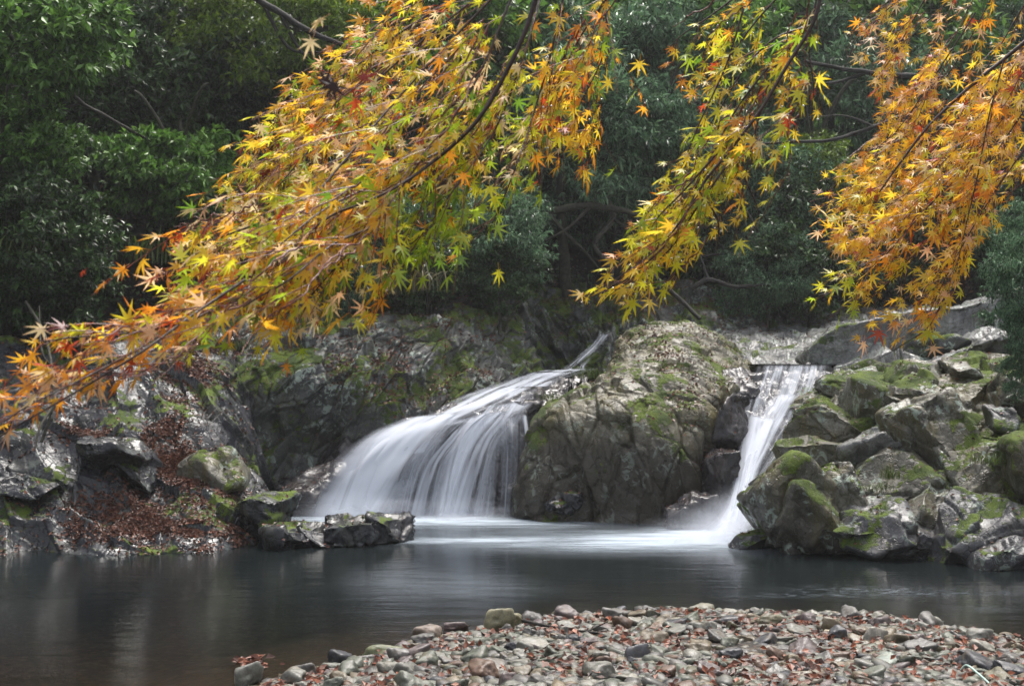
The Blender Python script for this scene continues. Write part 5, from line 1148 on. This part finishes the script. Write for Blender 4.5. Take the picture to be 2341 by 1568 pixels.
linesL = [
 [(1150, -30, 3.4), (950, 180, 3.3), (760, 400, 3.1), (600, 590, 2.9), (480, 680, 2.8), (330, 790, 2.6), (200, 860, 2.5), (60, 930, 2.4), (-40, 1000, 2.35), (-120, 1050, 2.3)],
 [(1120, -30, 3.7), (900, 150, 3.6), (720, 330, 3.5), (600, 470, 3.4), (530, 550, 3.4)],
 [(1080, -30, 4.0), (880, 100, 3.9), (740, 220, 3.8), (640, 320, 3.7), (560, 390, 3.7)],
 [(1000, -30, 4.2), (860, 60, 4.1), (770, 150, 4.0), (715, 200, 4.0)],
 [(1180, -30, 3.2), (1080, 200, 3.1), (960, 370, 3.0), (850, 520, 2.9), (760, 620, 2.9), (690, 700, 2.9)],
 [(1240, -20, 3.3), (1190, 150, 3.2), (1130, 300, 3.2), (1040, 430, 3.1), (960, 540, 3.1), (880, 600, 3.1)],
 [(1290, -20, 3.5), (1260, 120, 3.5), (1220, 260, 3.5), (1180, 380, 3.4), (1140, 480, 3.4), (1110, 540, 3.4)],
 [(1400, -20, 3.8), (1330, 80, 3.8), (1280, 180, 3.8), (1240, 280, 3.8), (1190, 350, 3.8)],
 [(1370, -20, 3.8), (1390, 70, 3.8), (1370, 150, 3.8), (1330, 230, 3.8), (1310, 280, 3.8)],
 [(700, 560, 2.9), (560, 660, 2.8), (440, 730, 2.7), (300, 760, 2.6), (180, 770, 2.5), (70, 785, 2.5)],
 [(620, 500, 3.0), (540, 530, 3.0), (450, 560, 3.0)],
 [(560, 640, 2.7), (440, 720, 2.6), (330, 800, 2.5), (200, 880, 2.45), (80, 950, 2.4), (-20, 1010, 2.4)],
 [(850, 520, 2.9), (760, 560, 2.8), (660, 640, 2.7), (560, 700, 2.7), (480, 780, 2.6)],
 [(1000, 350, 3.1), (860, 420, 3.0), (740, 480, 2.9), (640, 560, 2.8), (540, 640, 2.8)],
 [(1060, 60, 3.6), (900, 260, 3.4), (780, 380, 3.3), (690, 470, 3.3), (600, 540, 3.3)],
]
mainL = [(1240, -50, 3.0), (1205, 60, 3.0), (1165, 150, 3.0), (1110, 250, 3.0), (1060, 310, 3.0), (990, 370, 3.0), (910, 425, 2.95), (830, 465, 2.9), (760, 492, 2.9), (690, 545, 2.85), (640, 600, 2.8)]
bough('maple_bough', 'long orange and green maple bough sweeping from the top down to the left edge', mainL, linesL, 38, .035, .036, colL, 5, keepL, face=.42,
      picks=[(765, 195, 1.9, 52, 'br', -1, -.2), (745, 190, 1.92, 44, 'br', -.4, 1), (760, 200, 1.94, 46, 'br', 1, -.6), (812, 232, 1.95, 52, 'r', .1, -1), (830, 180, 1.95, 40, 'dr', .6, 1), (712, 95, 2.4, 46, 'p', -.5, -1), (735, 45, 2.4, 42, 'p', -1, -.5), (1462, 145, 3.6, 36, 'y', -.1, -1), (1140, 622, 3.2, 38, 'yg', .1, -1), (392, 540, 2.8, 30, 'o', .1, -1), (192, 620, 2.7, 20, 'r', -1, -.8), (1335, 315, 3.6, 30, 'yo', .1, -1), (82, 778, 2.6, 30, 'yo', -.6, -1), (1315, 75, 3.8, 32, 'r', .2, -.8), (1370, 208, 3.7, 30, 'gg', .9, -.2), (1060, 400, 3.0, 36, 'o', -.2, -1), (650, 690, 2.8, 36, 'o', 0, -1), (655, 835, 2.8, 28, 'o', 0, -1), (690, 800, 2.8, 26, 'g', .2, -1), (590, 795, 2.8, 36, 'yg', -.1, -1), (630, 770, 2.7, 40, 'yg', .1, -1), (470, 620, 2.6, 40, 'dr', -.6, -.8), (1135, 520, 3.1, 38, 'g', .9, -.4), (1120, 430, 3.1, 38, 'yg', .2, -1)])
linesM = [
 [(1620, 400, 3.5), (1560, 500, 3.5), (1500, 570, 3.5), (1420, 630, 3.5), (1345, 675, 3.5)],
 [(1660, 380, 3.6), (1590, 480, 3.6), (1540, 560, 3.6), (1470, 625, 3.6), (1400, 670, 3.6), (1370, 700, 3.6)],
 [(1700, 20, 3.8), (1660, 150, 3.8), (1600, 280, 3.8), (1560, 380, 3.8), (1520, 470, 3.8), (1470, 560, 3.8)],
 [(1800, -30, 4.0), (1720, 60, 4.0), (1650, 160, 4.0), (1620, 220, 4.0)],
 [(1850, 60, 3.9), (1770, 90, 3.9), (1700, 160, 3.9), (1640, 260, 3.9), (1590, 330, 3.9), (1570, 370, 3.9)],
 [(1740, 250, 3.6), (1720, 330, 3.6), (1700, 420, 3.6), (1690, 480, 3.6)],
 [(1870, -20, 3.7), (1850, 100, 3.7), (1860, 200, 3.7), (1855, 280, 3.7)],
 [(1640, 350, 3.6), (1560, 440, 3.6), (1510, 490, 3.6), (1490, 520, 3.6)],
 [(1700, -20, 4.2), (1620, 40, 4.2), (1560, 80, 4.2), (1530, 110, 4.2)],
 [(1600, 440, 3.6), (1640, 500, 3.6), (1640, 560, 3.6), (1635, 600, 3.6)],
 [(1760, 150, 3.7), (1690, 240, 3.7), (1640, 330, 3.7), (1590, 430, 3.7), (1530, 520, 3.7), (1500, 560, 3.7)],
 [(1680, 330, 3.8), (1700, 400, 3.8), (1730, 470, 3.8), (1735, 500, 3.8)],
]
mainM = [(1885, -50, 3.6), (1860, 50, 3.6), (1800, 150, 3.6), (1740, 250, 3.6), (1680, 330, 3.6), (1600, 430, 3.6), (1545, 530, 3.6), (1480, 600, 3.6), (1400, 655, 3.6), (1350, 680, 3.6)]
bough('maple_bough', 'yellow green maple bough hanging in the middle with its tip over the central rock', mainM, linesM, 16, .037, .036, colM, 6, keepM, face=.62, tw_len=(.08, .24), main_r=5, jit=.8, twigstep=.065)
linesR = [
 [(2060, -30, 6.2), (2010, 40, 6.2), (1960, 90, 6.2), (1925, 170, 6.2)],
 [(2130, -30, 6.0), (2080, 60, 6.0), (2040, 130, 6.0), (2000, 190, 6.0), (2000, 230, 6.0)],
 [(2150, 80, 5.9), (2090, 180, 5.9), (2040, 250, 5.9), (2010, 290, 5.9)],
 [(2390, 120, 5.4), (2340, 230, 5.4), (2300, 330, 5.4), (2270, 410, 5.4)],
 [(2100, -30, 6.2), (2020, 30, 6.2), (1970, 90, 6.2), (1945, 130, 6.2)],
 [(2200, -30, 6.0), (2120, 50, 6.0), (2060, 100, 6.0), (1990, 130, 6.0)],
 [(2280, -30, 5.8), (2200, 120, 5.8), (2130, 220, 5.8), (2050, 300, 5.8), (1990, 350, 5.8), (1950, 370, 5.8)],
 [(2360, -20, 5.5), (2260, 150, 5.5), (2170, 300, 5.5), (2080, 390, 5.5), (2000, 430, 5.5), (1900, 470, 5.5), (1850, 485, 5.5)],
 [(2390, 60, 5.3), (2300, 230, 5.3), (2200, 380, 5.3), (2100, 470, 5.3), (2020, 540, 5.3), (1960, 570, 5.3)],
 [(2390, 180, 5.2), (2290, 330, 5.2), (2210, 450, 5.2), (2120, 560, 5.2), (2040, 640, 5.2), (1970, 700, 5.2)],
 [(2390, 280, 5.0), (2300, 400, 5.0), (2230, 510, 5.0), (2180, 600, 5.0), (2140, 680, 5.0), (2115, 740, 5.0)],
 [(2295, 140, 5.0), (2262, 261, 5.0), (2234, 406, 5.0), (2211, 504, 5.0), (2190, 600, 5.0), (2169, 690, 5.0)],
 [(2390, 350, 5.2), (2340, 400, 5.2), (2300, 440, 5.2), (2270, 470, 5.2)],
 [(2230, 30, 5.6), (2140, 170, 5.6), (2080, 260, 5.6), (2020, 340, 5.6), (1990, 400, 5.6)],
 [(2380, 20, 5.4), (2330, 150, 5.4), (2250, 270, 5.4), (2190, 350, 5.4), (2120, 420, 5.4)],
 [(2160, 430, 5.2), (2080, 520, 5.2), (1990, 620, 5.2), (1930, 660, 5.2), (1870, 675, 5.2)],
 [(2150, 700, 5.0), (2120, 750, 5.0), (2060, 790, 5.0), (2010, 820, 5.0)],
]
mainR = [(2400, 50, 5.2), (2341, 98, 5.2), (2290, 140, 5.2), (2216, 200, 5.2), (2122, 290, 5.2), (2060, 370, 5.2), (2010, 440, 5.2)]
bough('maple_bough', 'dense orange maple bough filling the top right corner with a long hanging tip', mainR, linesR, 28, .042, .040, colR, 8, keepR, face=.55, tw_len=(.10, .34), main_r=6, jit=1.25, twigstep=.062)

# ------------------------------------------------------------ haze
HAZE = .0007
m, nt = mat_new('mist'); t_ = NT(nt); v = t_.n('ShaderNodeVolumePrincipled'); v.inputs['Density'].default_value = HAZE; v.inputs['Color'].default_value = (.93, .95, .97, 1); v.inputs['Anisotropy'].default_value = .3
oo = t_.n('ShaderNodeOutputMaterial'); t_.l(v.outputs[0], oo.inputs['Volume'])
x0, x1, y0, y1, z0, z1 = -230, 230, -90, 200, -4.5, 60
V = [(x, y, z) for x in (x0, x1) for y in (y0, y1) for z in (z0, z1)]
me = bpy.data.meshes.new('haze'); me.from_pydata(V, [], [(0, 1, 3, 2), (4, 6, 7, 5), (0, 4, 5, 1), (2, 3, 7, 6), (0, 2, 6, 4), (1, 5, 7, 3)]); me.materials.append(m)
o = add('haze', me); tag(o, 'thin mist filling the gorge', kind='stuff')

# ------------------------------------------------------------ labels that still coincide get their order from left to right
_same = {}
for o in list(COL.objects):
    if o.get('category') in ('stone', 'tree') and o.get('group'): _same.setdefault(o['label'], []).append(o)
for _lab, _os in _same.items():
    if len(_os) < 2: continue
    _os.sort(key=lambda o: o.location.x/max(o.location.y, 1.0)); _n = len(_os)
    _names = {2: ['left one', 'right one'], 3: ['left one', 'middle one', 'right one']}.get(_n)
    if _names is None: _names = ['leftmost one'] + ['%s from left' % w for w in ('second', 'third', 'fourth', 'fifth', 'sixth', 'seventh', 'eighth', 'ninth', 'tenth')][:_n-2] + ['rightmost one']
    for o, w in zip(_os, _names): o['label'] = _lab.replace('part of the', 'of the') + ', ' + w
